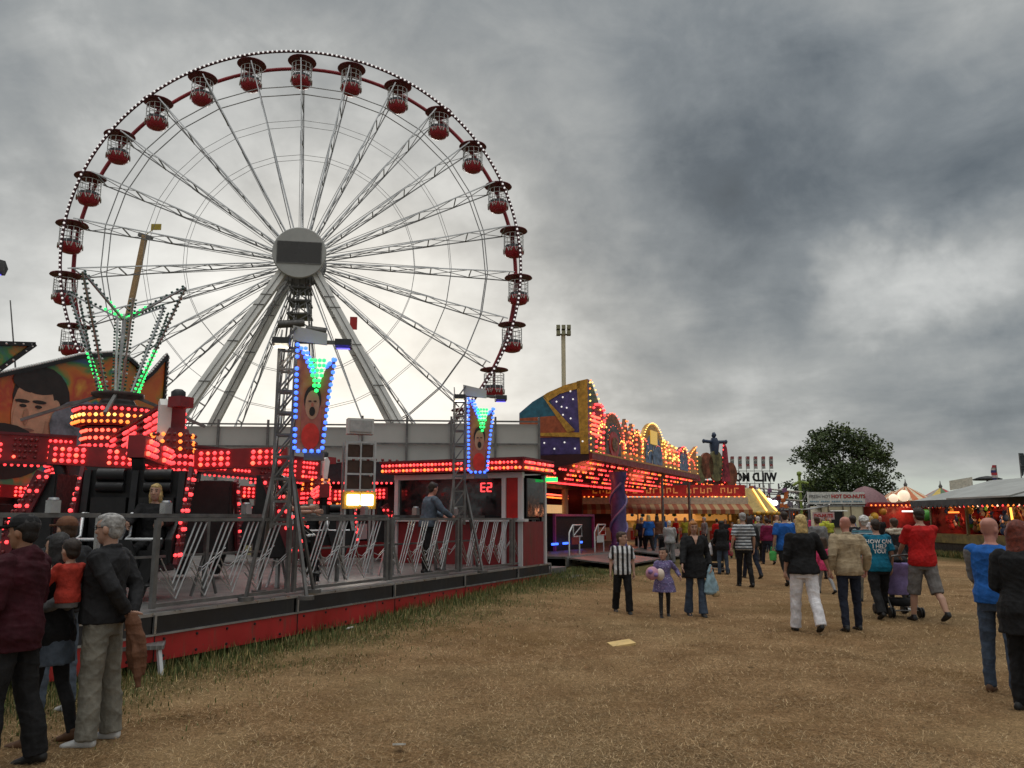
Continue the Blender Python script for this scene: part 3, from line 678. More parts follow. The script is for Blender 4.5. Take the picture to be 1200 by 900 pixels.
BPROTO={}
def sign_tower(loc,label):
    """lattice mast with a bulb-framed picture panel, floodlights and splayed feet; front faces local -y"""
    T=thing('sign_tower',label,'light tower',loc,R(8),'picture sign towers at the front of the ride')
    z0=0.0; g=MB()
    for x in(-.42,-.20):
        for y in(.08,.30): g.bar((x,y,z0+.9),(x,y,3.46),.034)
    for k in range(9):
        z=.95+k*.3
        for y in(.08,.30): g.bar((-.42,y,z),(-.20,y,z),.03); g.bar((-.42,y,z),(-.20,y,z+.3),.022)
        for x in(-.42,-.20): g.bar((x,.08,z),(x,.30,z+.3),.022)
    mast=g.build('lattice_mast',STEELD,T)
    for x,y in((-.62,-.35),(-.62,.65),(.12,-.30),(.12,.65)):
        l=MB(); l.bar((-.31+.1*(1 if x>-.3 else -1),.19,1.75),(x,y,.04),.038); l.lathe([(.1,0),(.1,.05)],8,(x,y,0)); l.build('leg',STEELD,T)
    P=[(-.10,1.92),(.44,1.92),(.50,2.35),(.66,3.22),(.42,3.10),(.30,2.86),(-.02,3.38),(-.14,3.38)]
    P=[(-.14,1.92),(.22,1.92),(.29,2.7),(.36,3.22),(.24,3.08),(.13,2.80),(-.03,3.20),(-.16,3.42)]
    p=MB(); p.prism(P,(0,.04,0),(1,0,0),(0,0,1),.05,0,1); pan=p.build('picture_panel',[picture_material('warm_print','sign'),BLACK],T)
    pr=MB()
    for d,(poly,mi) in enumerate(((ellp(.06,2.36,.135,.42),0),(ellp(.07,2.62,.115,.20),2),(ellp(.07,2.55,.095,.20),1),(ellp(.07,2.46,.04,.065,12),2),(ellp(.035,2.60,.024,.010,8),2),(ellp(.105,2.60,.024,.010,8),2),(ellp(.07,2.55,.016,.03,8),0),(ellp(.06,2.12,.12,.18),3))):
        pr.prism(poly,(0,-.012-.003*(d+1),0),(1,0,0),(0,0,1),.0025,mi)
    pr.build('painted_face',[mat('printed_pink',(.42,.12,.08),.4,0,.2,5),SKINP,HAIRP,mat('printed_scarlet',(.62,.03,.02),.4)],pan)
    b=MB()
    seq=[(P[i],P[(i+1)%len(P)]) for i in range(len(P)) if i not in(4,5,6)]
    for (a,c) in seq: bulbrow(b,(a[0],-.04,a[1]),(c[0],-.04,c[1]),.085,.031,0)
    bulbrow(b,(-.12,-.045,3.36),(.06,-.045,2.98),.07,.036,0); bulbrow(b,(-.06,-.045,3.36),(.09,-.045,2.98),.07,.036,0); bulbrow(b,(.22,-.045,3.06),(.35,-.045,3.2),.07,.036,0)
    for j,kk in enumerate((1,2,2,3,3,4,4)):
        for i in range(kk): b.ball((.12+(i-(kk-1)/2)*.058,-.07,2.74+j*.07),.030,1)
    nb=len(b.v)//12; mb_=MB(); mb_.ball((0,0,0),.031)
    for i in range(nb):
        vs=[Vector(v) for v in b.v[i*12:i*12+12]]; cc=sum(vs,Vector())/12; gr=b.m[i*20]
        if gr not in BPROTO: bo=mb_.build('bulb',[LGRN if gr else LBLU],pan,cc); BPROTO[gr]=bo.data; continue
        bo=bpy.data.objects.new('bulb',BPROTO[gr]); COL.objects.link(bo); bo.parent=pan; bo.location=cc
    fr=MB(); fr.box(-.02,.0,1.80,.24,.12,1.90); fr.bar((-.2,.1,2.1),(-.12,.06,2.1),.04); fr.bar((-.2,.1,3.1),(-.12,.06,3.1),.04); fr.bar((-.2,.15,3.46),(.42,.15,3.46),.05); fr.build('mounting_bracket',STEELD,T)
    bk=MB(); bk.prism([(-.24,3.46),(.22,3.42),(.22,3.58),(-.25,3.68)],(0,.16,0),(1,0,0),(0,0,1),.06); bk.build('back_board',GREYP,T)
    def flood(x,z,rz,m,nm):
        f=MB(); f.prism([(-.09,-.05),(.12,-.07),(.17,.01),(.10,.07),(-.07,.04)],(x-.10,-.24,z-.02),(0,1,0),(0,0,1),.22); fo=f.build('floodlight',BLACK,T)
        q=MB(); q.prism([(-.085,-.10),(.085,-.10),(.085,.09),(-.085,.09)],(x+.01,-.225,z-.098),(1,0,0),(0,.96,.12),-.008); q.build('glass',m,fo)
    flood(-.36,3.40,0,LHOT,'a'); flood(.46,3.40,0,lamp('violet_flood_glass',(.16,.13,1),1.5),'b')
    return T
T1=at(333,600,10.95); sign_tower((T1.x+.25,10.95,DECK),'nearer picture tower with blue and green bulbs and two floodlights')
# ================================================================ rest of the left row
T2=at(560,600,16.05); sign_tower((T2.x-.05,16.05,DECK),'further picture tower beside the pay booth, with one violet floodlight')
T0=at(-96,600,7.5); sign_tower((T0.x,7.5,DECK),'picture tower at the near end of the ride, only its blue light in view')

def pay_booth():
    K=Vector((.25,17.97,0)); rz=math.atan2(.431,-.902)+PI   # local x along -N1 (screen right), local y away
    T=thing('pay_booth','ride pay booth with a red lit canopy edge, dark windows and a serving counter','booth',K,rz)
    u=3.35; b=MB(); z=DECK
    b.box(-u,0,z,-.0,1.2,z+.95); b.build('lower_wall',dirty('booth_red',(.20,.016,.02),(.07,.04,.03)),T)
    c=MB(); c.box(-u-.1,-.12,z+.95,.1,.05,z+1.01); c.build('counter',SILV,T)
    w=MB(); w.box(-u+.12,.03,z+1.02,-.52,.06,z+1.93); wo=w.build('window',mat('dark_glass',(.012,.013,.014),.12,0,.1,2,spec=.6),T)
    n=MB()
    for i in range(2):
        x=-1.06+.16*i
        for a,bb in(((0,.0),(.1,0)),((0,.09),(.1,.09)),((0,.18),(.1,.18)),((0,0),(0,.09)),((.1,.09),(.1,.18)) if i else ((0,.09),(0,.18))): n.bar((x+a[0],.02,z+1.62+a[1]),(x+bb[0],.02,z+1.62+bb[1]),.025)
    n.build('red_display',LRED,wo)
    p=MB()
    for x in(-u+.06,-.46,-.06): p.bar((x,0,z),(x,0,z+2.0),.10)
    p.bar((0,1.15,z),(0,1.15,z+2.0),.09); p.bar((-u,0,z+1.97),(0,0,z+1.97),.12); p.build('frame',SILV,T)
    q=MB(); q.box(-.40,-.03,z+.95,-.12,-.01,z+1.95); q.build('red_banner',REDP,T)
    s=MB(); s.box(.02,.1,z+1.05,.05,1.0,z+1.9); s.build('side_window',mat('dark_glass',(.012,.013,.014),.12),T)
    bw=MB(); bw.box(-u,1.18,z+.95,0,1.22,z+2.02); bw.build('back_wall',BLACKP,T)
    r=MB(); r.box(-u-.15,-.35,z+2.05,.15,1.25,z+2.30); r.box(-u-.20,-.40,z+2.30,.2,1.3,z+2.34); ro=r.build('canopy',MAROON,T)
    e=MB()
    for j in range(2):
        bulbrow(e,(-u-.15,-.40,z+2.11+.12*j),(.15,-.40,z+2.11+.12*j),.095,.038,seq=[0,0,1] if j else [2,1,0])
        bulbrow(e,(.2,-.35,z+2.11+.12*j),(.2,1.25,z+2.11+.12*j),.095,.038,seq=[0,0,1] if j else [2,1,0])
    e.build('bulb_rows',[LRED,LREDB,LORG],ro)
    g=MB(); g.box(.06,1.16,z+1.86,.32,1.20,z+1.96); g.build('exit_light',LGRN,T)
    m=MB(); m.box(-2.2,.3,z+1.01,-1.8,.6,z+1.3); m.box(-1.3,.25,z+1.01,-1.0,.5,z+1.2); m.build('console',STEELD,T)
pay_booth()
def steps():
    p=gnd(650,676,.12); T=thing('boarding_step','grey tread step at the far corner of the ride platform','steps',(p.x-.2,p.y-2.0,gz(p.x-.2,p.y-2)),A1)
    q=W1(7.15,-5.7); T.location=(q.x,q.y,.2)
    a=MB(); a.box(-.55,-.75,.22,.55,.8,.27); a.box(-.55,-.75,.08,.55,-.72,.22); a.build('upper_tread',TREAD,T); b=MB(); b.box(-.45,-1.25,.04,.6,-.8,.08); b.build('lower_tread',TREAD,T)
    c=MB(); c.box(-.53,-.73,-.1,.53,.78,.20); c.build('riser',REDP,T)
    p=gnd(152,790,.0); T=thing('folding_step','low aluminium step on four legs at the near platform corner','steps',(p.x,p.y,0),R(20))
    a=MB(); a.box(-.33,-.22,.27,.33,.22,.31); a.build('tread',TREAD,T)
    for x in(-.28,.28):
        for y in(-.18,.18): l=MB(); l.bar((x*1.15,y*1.3,0),(x,y,.27),.04); l.build('leg',SILV,T)
steps()
def speaker_stack():
    p=at(420,560,15.6); T=thing('speaker_stack','stack of dark speaker boxes in a grey frame with two bright lamps','speaker stack',(p.x,p.y,DECK),R(20))
    f=MB(); zt=3.05
    for x in(-.27,.27):
        for y in(-.2,.2): f.bar((x,y,0),(x,y,zt-DECK+.05),.04)
    for z in(1.25,1.55,1.85,2.15,2.45): f.bar((-.27,-.2,z),(.27,-.2,z),.035)
    f.bar((0,-.2,1.25),(0,-.2,2.45),.03); f.build('frame',STEEL,T)
    for j in range(3):
        for x in(-.13,.13): s=MB(); s.box(x-.105,-.19,1.58+j*.3,x+.105,.2,1.81+j*.3); s.build('speaker_box',mat('speaker_brown',(.05,.025,.015),.6),T)
    h=MB(); h.box(-.30,-.26,1.20,.30,-.05,1.52); h.build('lamp_housing',YELLOW,T)
    for x in(-.13,.13): g=MB(); g.box(x-.11,-.285,1.27,x+.11,-.262,1.46); g.build('lamp',LHOT,T)
    b=MB(); b.box(-.25,-.12,2.62,.25,.12,2.92); b.bar((0,0,2.45),(0,0,2.62),.05); b.build('top_floodlight',GREYP,T)
    q=MB(); q.box(-.21,-.15,2.66,.21,-.122,2.88); q.build('top_glass',mat('unlit_flood',(.35,.35,.34),.15),T)
speaker_stack()
def trailers():
    for (x0,x1,yy,lab) in((-11.6,-5.0,27.5,'grey canvas sided trailer behind the speaker stack'),(-4.9,.9,26.6,'grey canvas sided trailer behind the pay booth')):
        T=thing('canvas_trailer',lab,'trailer',((x0+x1)/2,yy,0),R(4),'trailers behind the rides'); h=(x1-x0)/2
        b=MB(); b.box(-h,0,1.0,h,2.4,4.72); b.build('body',mat('trailer_canvas',(.44,.43,.40),.8,0,.12,.35,.15),T)
        f=MB()
        for i in range(5): x=-h+2*h*i/4; f.bar((x,-.06,.9),(x,-.06,4.95),.07)
        for z in(2.6,4.05,4.80): f.bar((-h,-.06,z),(h,-.06,z),.05)
        f.build('side_frame',STEELD,T)
        c=MB(); c.box(-h,.1,.75,h,2.3,1.0); c.build('chassis',BLACK,T)
        for x in(-h*.6,-h*.35,h*.5):
            w=MB(); w.lathe([(.45,-.15),(.5,-.1),(.5,.1),(.45,.15)],20,(x,.3,.5),(0,1,0)); w.build('wheel',BLACK,T)
trailers()
def dark_stall():
    T=thing('dark_canopy_stall','low dark stall with an arched canopy and a line of red bulbs behind the fence','stall',(-3.9,22.6,0),R(6))
    b=MB(); b.box(-3.2,1.5,0,3.0,3.6,2.7); b.build('back_wall',BLACKP,T)
    r=MB(); n=16; pts=[(-3.3+6.4*i/n,2.78+.42*math.sin(PI*i/n)) for i in range(n+1)]; r.prism([(-3.3,2.62)]+[(3.1,2.62)]+pts[::-1],(0,.0,0),(1,0,0),(0,0,1),-3.4); ro=r.build('canopy',mat('black_canvas',(.022,.02,.025),.7),T)
    e=MB(); 
    for i in range(n): 
        for k in(0,.5): e.ball((pts[i][0]+.4*k,-.05,pts[i][1]+(pts[i+1][1]-pts[i][1])*k+.05),.05,0)
    e.build('scallop_bulbs',UNLIT,ro)
    l=MB(); bulbrow(l,(-3.3,-.06,2.6),(3.1,-.06,2.6),.13,.04,0); bulbrow(l,(-2.8,1.4,2.05),(-.9,1.4,2.05),.1,.04,1); bulbrow(l,(1.2,1.4,1.9),(2.4,1.4,1.9),.1,.04,1); l.build('bulb_row',[LRED,LORG],ro)
    for x in(-3.1,2.9): p=MB(); p.bar((x,.05,0),(x,.05,2.65),.08); p.build('post',STEELD,T)
    c=MB(); c.box(-3.0,.9,0,2.8,1.4,1.0); c.build('counter',REDD,T)
    m=MB(); m.box(-2.3,.95,1.0,-1.2,1.35,1.35); m.prism([(-.5,0),(.6,.1),(.4,.5),(-.6,.45)],(-.3,1.1,1.0),(1,0,0),(0,0,1),-.05); m.build('covered_goods',SILV,T)
dark_stall()
def mast(px,py,Y,name,label,r=.17):
    p=at(px,py,Y); T=thing(name,label,'lighting mast',(p.x,p.y,0))
    m=MB(); m.tube([(0,0,0),(0,0,p.z*.55)],r,10); m.tube([(0,0,p.z*.55),(0,0,p.z-.4)],r*.72,10); m.lathe([(r*1.6,0),(r*1.6,.2)],10,(0,0,0)); m.build('pole',CREAM,T)
    h=MB(); h.bar((-.38,0,p.z-.35),(.38,0,p.z-.35),.09); 
    for x in(-.3,0,.3):
        for zz in(-.28,.05): h.prism([(-.15,-.12),(.15,-.15),(.15,.15),(-.12,.12)],(x-.1,-.1,p.z+zz),(0,1,0),(0,0,1),.22)
    h.build('lamp_head',mat('mast_lamp',(.22,.21,.12),.5),T)
mast(660,385,45,'lighting_mast','tall pale lighting mast with a cluster of lamps behind the ornate ride')
def drop_tower():
    a=at(144,440,62); b=at(170,276,62); T=thing('crane_boom','tan leaning boom with a small yellow flag seen through the big wheel','crane',(a.x-1.5,62,0))
    o=T.location; g=MB(); g.bar(Vector((-.6,0,0)),b-o,.36,.36); g.build('boom',mat('tan_steel',(.42,.27,.13),.5),T)
    t=MB(); t.bar(b-o-Vector((.5,0,-.1)),b-o+Vector((.6,0,-.25)),.3); t.build('boom_tip',STEELD,T)
    f=at(183,266,62)-o; h=MB(); h.box(f.x-.4,-.03,f.z-.25,f.x+.4,.03,f.z+.25); h.bar((b-o),f,.05); h.build('flag',mat('yellow_flag',(.45,.34,.06),.7),T)
    c=MB(); c.box(-2,-1.2,.6,1.6,1.2,2.4); c.box(-2.3,-1.4,0,2,1.4,.6); c.build('base_truck',YELLOW,T)
    q=at(26,420,24); e=at(12,352,24); T=thing('aerial_pole','thin leaning aerial pole at the far left behind the mural','pole',(q.x+.9,24,0)); g=MB(); g.tube([(0,0,0),e-Vector(T.location)],[.05,.02],6); g.build('pole',STEELD,T)
    k=MB(); k.lathe([(.25,0),(.25,.08)],10); k.build('base',STEELD,T)
drop_tower()

# ---------------------------------------------------------------- ornate ride
Q0=Vector((2.0,27.5,0))
def W2(x,y,z=0.0): return Q0+D1*x+N1*y+Vector((0,0,z))
def ornate():
    T=thing('ornate_ride','ornate ride with a purple and gold starred front, painted arches and red lights below','fairground ride',Q0,A1)
    dz=.38
    d=MB(); d.box(0,.25,dz-.08,19,13,dz); d.build('deck',TREAD,T)
    k=MB(); k.box(0,.20,.05,19,.25,dz-.01); ko=k.build('deck_edge',STEEL,T); s=MB()
    for i in range(26): s.lathe([(.06,0),(.06,.03)],8,(.4+i*.72,.2,.2),(0,-1,0))
    s.build('socket_row',BLACK,ko)
    b=MB(); b.box(0,12.6,dz,19,13,3.9); b.box(.0,5.6,dz,.15,12.6,3.9); b.box(18.85,4.4,dz,19,12.6,3.9); b.build('back_wall',MAROON,T)
    # soffit and roof
    X0,X1=1.75,18.6; zf=3.92
    r=MB(); r.prism([(0,zf),(0,zf-.22),(2.9,zf-.75),(13,zf-.6),(13,zf+.3)],(X0,0,0),(0,1,0),(0,0,1),X1-X0); r.build('roof',mat('ride_roof_dark',(.05,.012,.014),.5),T)
    so=MB()
    for i in range(60):
        for j in range(5):
            if NP.uniform()<.62: so.ball((X0+.3+(X1-X0-.5)*(i+.5)/60,.2+j*.55,zf-.28-j*.10),.052,[0,0,1,2][int(NP.integers(0,4))])
    bulbrow(so,(X0,3.0,zf-.82),(X1,3.0,zf-.82),.16,.05,0); bulbrow(so,(X0-1.0,5.5,2.75),(X1,7.5,2.75),.15,.05,2); bulbrow(so,(X0-1.0,5.5,2.9),(X1,7.5,2.9),.15,.05,1)
    so.build('soffit_lights',[LRED,LREDB,LORG],T)
    cn=MB(); cn.bar((X0,-.06,zf-.08),(X1,-.06,zf-.08),.14,.24); cn.bar((X0,-.1,zf+.06),(X1,-.1,zf+.06),.08,.06,1); cn.build('cornice',[REDD,GOLD],T)
    # starred wedge: side return facing the crowd
    side=[(0,0),(2.75,0),(2.75,1.62),(2.2,2.02),(1.5,2.36),(.8,2.58),(0,2.72)]
    o=(X0,0,zf)
    w=MB(); w.prism(side,o,(0,1,0),(0,0,1),.10); w.build('wedge_side',PURPLE,T)
    c=MB()
    def decal(poly,m,lv): c.prism(poly,(X0-.012*lv,0,zf),(0,1,0),(0,0,1),.010,m)
    decal([(2.72,1.0),(2.72,1.6),(2.2,2.0),(1.6,2.30),(1.25,1.42),(2.72,1.38)],1,1)
    decal([(2.72,.80),(2.72,1.42),(1.15,1.44),(.62,.85),(.30,.70),(.30,.62),(2.0,.66)],0,2)
    decal([(.0,0),(.30,0),(.42,2.66),(.0,2.72)],2,3)
    decal([(.30,2.40),(.30,2.66),(.9,2.55),(1.6,2.31),(1.75,2.22),(1.55,2.0),(1.1,2.24)],2,3); decal([(1.55,2.0),(1.78,2.2),(.80,.80),(.50,.86)],2,4); decal([(.3,.60),(.3,.78),(2.72,.86),(2.72,.78)],2,4)
    c.build('wedge_panels',[mat('red_orange_board',(.36,.075,.022),.45,0,.3,5),TEAL,GOLD],T)
    e=MB()
    for y,z in((.2,.45),(.5,.2),(.9,.44),(1.3,.22),(1.7,.45),(2.1,.2),(2.5,.44),(.65,1.3),(.8,1.7),(.55,2.0),(.95,2.1),(1.2,1.95),(.65,2.3),(.95,1.45),(1.0,1.75)): e.ball((X0-.08,y,z+zf),.036)
    e.build('wedge_bulbs',lamp('soft_white_bulb',(1,.95,.9),.7),T)
    # front faces of the header: cut-out shapes standing on the cornice
    def cut(name,x,poly,m,edge=None,seq=(0,),y=0.0,th=.14,rb=.035,skip=0):
        g=MB(); g.prism(poly,(x,y+th,zf),(1,0,0),(0,0,1),th); oo=g.build(name,m,T)
        if edge:
            q=MB()
            for i in range(len(poly)-1):
                if i<skip: continue
                a,bb=poly[i],poly[i+1]; bulbrow(q,(x+a[0],y-.05,zf+a[1]),(x+bb[0],y-.05,zf+bb[1]),.22,rb,seq=list(seq))
            ee=list(edge); ee+=[UNLIT]*(4-len(ee)); q.build('bulb_edge',ee,oo)
        return oo
    P2=picture_material('ride_picture_a','sign')
    PB=mat('painted_blue_figures',(.10,.15,.24),.5,0,1.0,5); PBR=mat('painted_brown_figures',(.17,.075,.03),.5,0,1.0,6)
    cut('wedge_front',X0+.1,[(1.0,0),(1.25,1.2),(1.0,2.05),(.35,2.62),(0,2.72),(0,0)],mat('starred_green_board',(.07,.12,.08),.5,0,.6,8),[LYEL,LORG],(0,1,0))
    q=MB()
    for j in range(5): bulbrow(q,(X0+.15,-.06,zf+.75+j*.16),(X0+1.15,-.06,zf+.75+j*.16),.14,.05,0)
    q.build('red_light_rows',LREDB,T)
    cut('red_funnel',2.3,[(.1,0),(.2,.8),(-.15,1.6),(.0,1.85),(.8,1.95),(1.15,1.7),(.95,.8),(.9,0)],mat('pink_board',(.36,.02,.05),.4,0,.3,4),[LRED],(0,),rb=.06)
    arch=lambda w_,h: [(0,0)]+[(w_/2-w_/2*math.cos(PI*i/14),h-w_/2*.8+w_/2*.8*math.sin(PI*i/14)) for i in range(15)]+[(w_,0)]
    cut('arch_panel',3.25,arch(2.5,1.78),PBR,[LREDB,LORG],(0,0,1)); cut('arch_picture',3.6,arch(1.8,1.4),mat('painted_dark_face',(.075,.065,.06),.5,0,1.2,5),y=-.03,th=.025); cut('round_emblem',4.0,ellp(.5,.55,.62,.5),REDP,y=-.06,th=.025); cut('emblem_centre',4.0,ellp(.5,.55,.34,.28),PBR,y=-.09,th=.025)
    for x,h in((5.8,1.75),(6.7,1.65),(7.5,1.5)): cut('spire',x,[(0,0),(-.1,.9),(.38,h),(.85,.9),(.75,0)],PBR,[LREDB,LORG],(0,1),rb=.045)
    cut('gold_arch',8.3,arch(3.9,1.98),GOLD,[LYEL,LORG],(0,0,1)); cut('arch_picture',8.9,arch(2.7,1.5),PB,y=-.03,th=.025); 
    for x,z,hh in((9.6,1.0,.62),): cut('yellow_light_block',x,[(0,z),(0,z+hh),(1.1,z+hh),(1.1,z)],lamp('yellow_board',(1,.6,.08),.4),y=-.07,th=.03)
    cut('white_figure',9.75,[(0,.1),(.15,.75),(.4,1.0),(.65,.75),(.8,.1)],mat('painted_white_shirt',(.45,.44,.42),.5,0,.4,5),y=-.065,th=.02); cut('dark_figure',9.95,[(0,.0),(-.2,.5),(.1,.75),(.15,.95),(.4,.7),(.45,.0)],PB,y=-.09,th=.02)
    for x,h in((12.2,1.4),(13.0,1.3),(13.8,1.25)): cut('spire',x,[(0,0),(-.1,.7),(.38,h),(.85,.7),(.75,0)],GOLD if x>12 else PBR,[LYEL,LREDB],(0,1),rb=.05)
    cut('blue_arch',14.6,arch(2.4,1.35),REDD,[LRED,LREDB],(0,1)); cut('arch_picture',14.9,arch(1.8,1.05),PB,y=-.03,th=.025)
    cut('end_wing',17.0,[(0,0),(-.2,.8),(.6,1.2),(1.8,1.6),(1.7,0)],mat('orange_board',(.5,.16,.02),.4,0,.4,5),[LYEL,LORG],(0,1))
    RO=mat('scrolled_red_gold',(.30,.07,.03),.45,0,.9,3.5); OG=mat('scrolled_orange_gold',(.42,.17,.03),.4,0,.8,4.5)
    x=X0+1.0; k=0
    while x<17.0:
        wd=1.25+.35*math.sin(k*2.1); h0=1.05+.35*math.sin(k*1.7+.6)
        cut('scroll_panel',x,[(0,0)]+[(wd*.5-wd*.5*math.cos(PI*i/8),h0*.6+h0*.4*math.sin(PI*i/8)) for i in range(9)]+[(wd,0)],RO if k%2 else OG,[LREDB,LORG,LYEL],(0,3,3,1) if k%2 else (2,3,0,3),y=.05,th=.10,rb=.045); x+=wd*.86; k+=1
    cut('upper_moulding',X0+.9,[(0,0),(0,.34),(16.2,.30),(16.2,0)],GOLD,y=-.02,th=.05); cut('lower_moulding',X0+.9,[(0,0),(0,.14),(16.2,.12),(16.2,0)],REDP,y=-.05,th=.03)
    for x in(X0+.9,5.9,8.0,11.0,13.0,16.6): cut('backing_panel',x,[(0,0),(0,.9),(1.6,.85),(1.6,0)],PBR,y=.12,th=.08)
    # columns
    c=MB(); c.lathe([(.40,dz),(.40,.55),(.30,.62),(.31,1.8),(.28,3.1),(.36,3.25),(.36,3.5)],16,(6.07,.35,0)); co=c.build('column',PURPLE,T)
    tw=MB(); 
    for kk in range(2): tw.tube([(6.07+.33*math.cos(t*7+kk*PI),.35+.33*math.sin(t*7+kk*PI),.65+t*2.4) for t in np.linspace(0,1,28)],.05,5)
    tw.build('column_twist',mat('lilac_paint',(.22,.17,.33),.45),co)
    for x,y in((12.6,.3),(18.0,.3),(2.0,3.2)): p=MB(); p.tube([(x,y,dz),(x,y,3.6)],.07,8); p.build('column',STEELD,T)
    # dark inner pay front with purple frame
    f=MB(); f.box(3.9,2.3,dz,8.3,4.6,1.72); f.build('inner_front',mat('inner_black',(.010,.008,.010),.6),T)
    g=MB()
    for x in(3.9,8.3): g.bar((x,2.25,dz),(x,2.25,1.76),.10)
    g.bar((3.85,2.25,1.76),(8.35,2.25,1.76),.10,.09); g.build('purple_frame',mat('magenta_frame',(.30,.05,.20),.4),T)
    bl=MB()
    for x in(3.4,3.75,4.55,4.8,5.7,6.4): bl.box(x,2.12,.62,x+.22,2.18,.70)
    bl.build('blue_lights',LBLU,T)
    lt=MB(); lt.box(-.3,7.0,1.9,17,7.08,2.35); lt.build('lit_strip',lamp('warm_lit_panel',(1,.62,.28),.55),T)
    cars=MB()
    for i in range(7): cars.lathe([(.2,0),(.8,.1),(.95,.5),(.7,.95),(.3,1.05)],12,(2.2+i*2.3,9.2+(i%2)*1.2,dz+.1))
    cars.build('ride_car_backs',MAROON,T)
    for x0,x1,lab in((.2,4.9,'wide grey boarding ramp at the near end of the ornate ride'),(7.0,11.6,'grey boarding ramp beyond the purple column of the ornate ride')):
        q=thing('boarding_ramp',lab,'ramp',W2((x0+x1)/2,0),A1,'boarding ramps of the ornate ride'); h=(x1-x0)/2
        m=MB(); m.prism([(0,.33),(0,.28),(-1.9,.10),(-1.9,.15)],(-h,.2,0),(0,1,0),(0,0,1),2*h); m.build('ramp_plate',TREAD,q); l=MB()
        for x in(-h+.2,0,h-.2): l.bar((x,-1.4,0),(x,-1.4,.14),.07)
        l.build('ramp_foot',STEELD,q)
    for x0,lab in((1.0,'silver gate rail with a red notice on the ornate ride deck'),(3.6,'silver gate rail in front of the dark pay front'),(9.2,'silver gate rail beyond the purple column')):
        q=thing('gate_rail',lab,'rail',W2(x0,.5,dz),A1,'silver gate rails of the ornate ride')
        m=MB(); m.tube([(0,0,0),(0,0,.75),(.35,0,1.02),(1.25,0,1.02),(1.25,0,.62),(.4,0,.62),(.4,0,1.0)],.028,6); m.tube([(.4,0,.64),(1.25,0,1.0)],.02,6); m.tube([(1.0,0,0),(1.0,0,.62)],.025,6); m.build('rail',SILV,q)
        n=MB(); n.box(.2,-.03,.35,.9,-.01,.60); n.build('notice',REDD if x0<2 else SILV,q)
ornate()

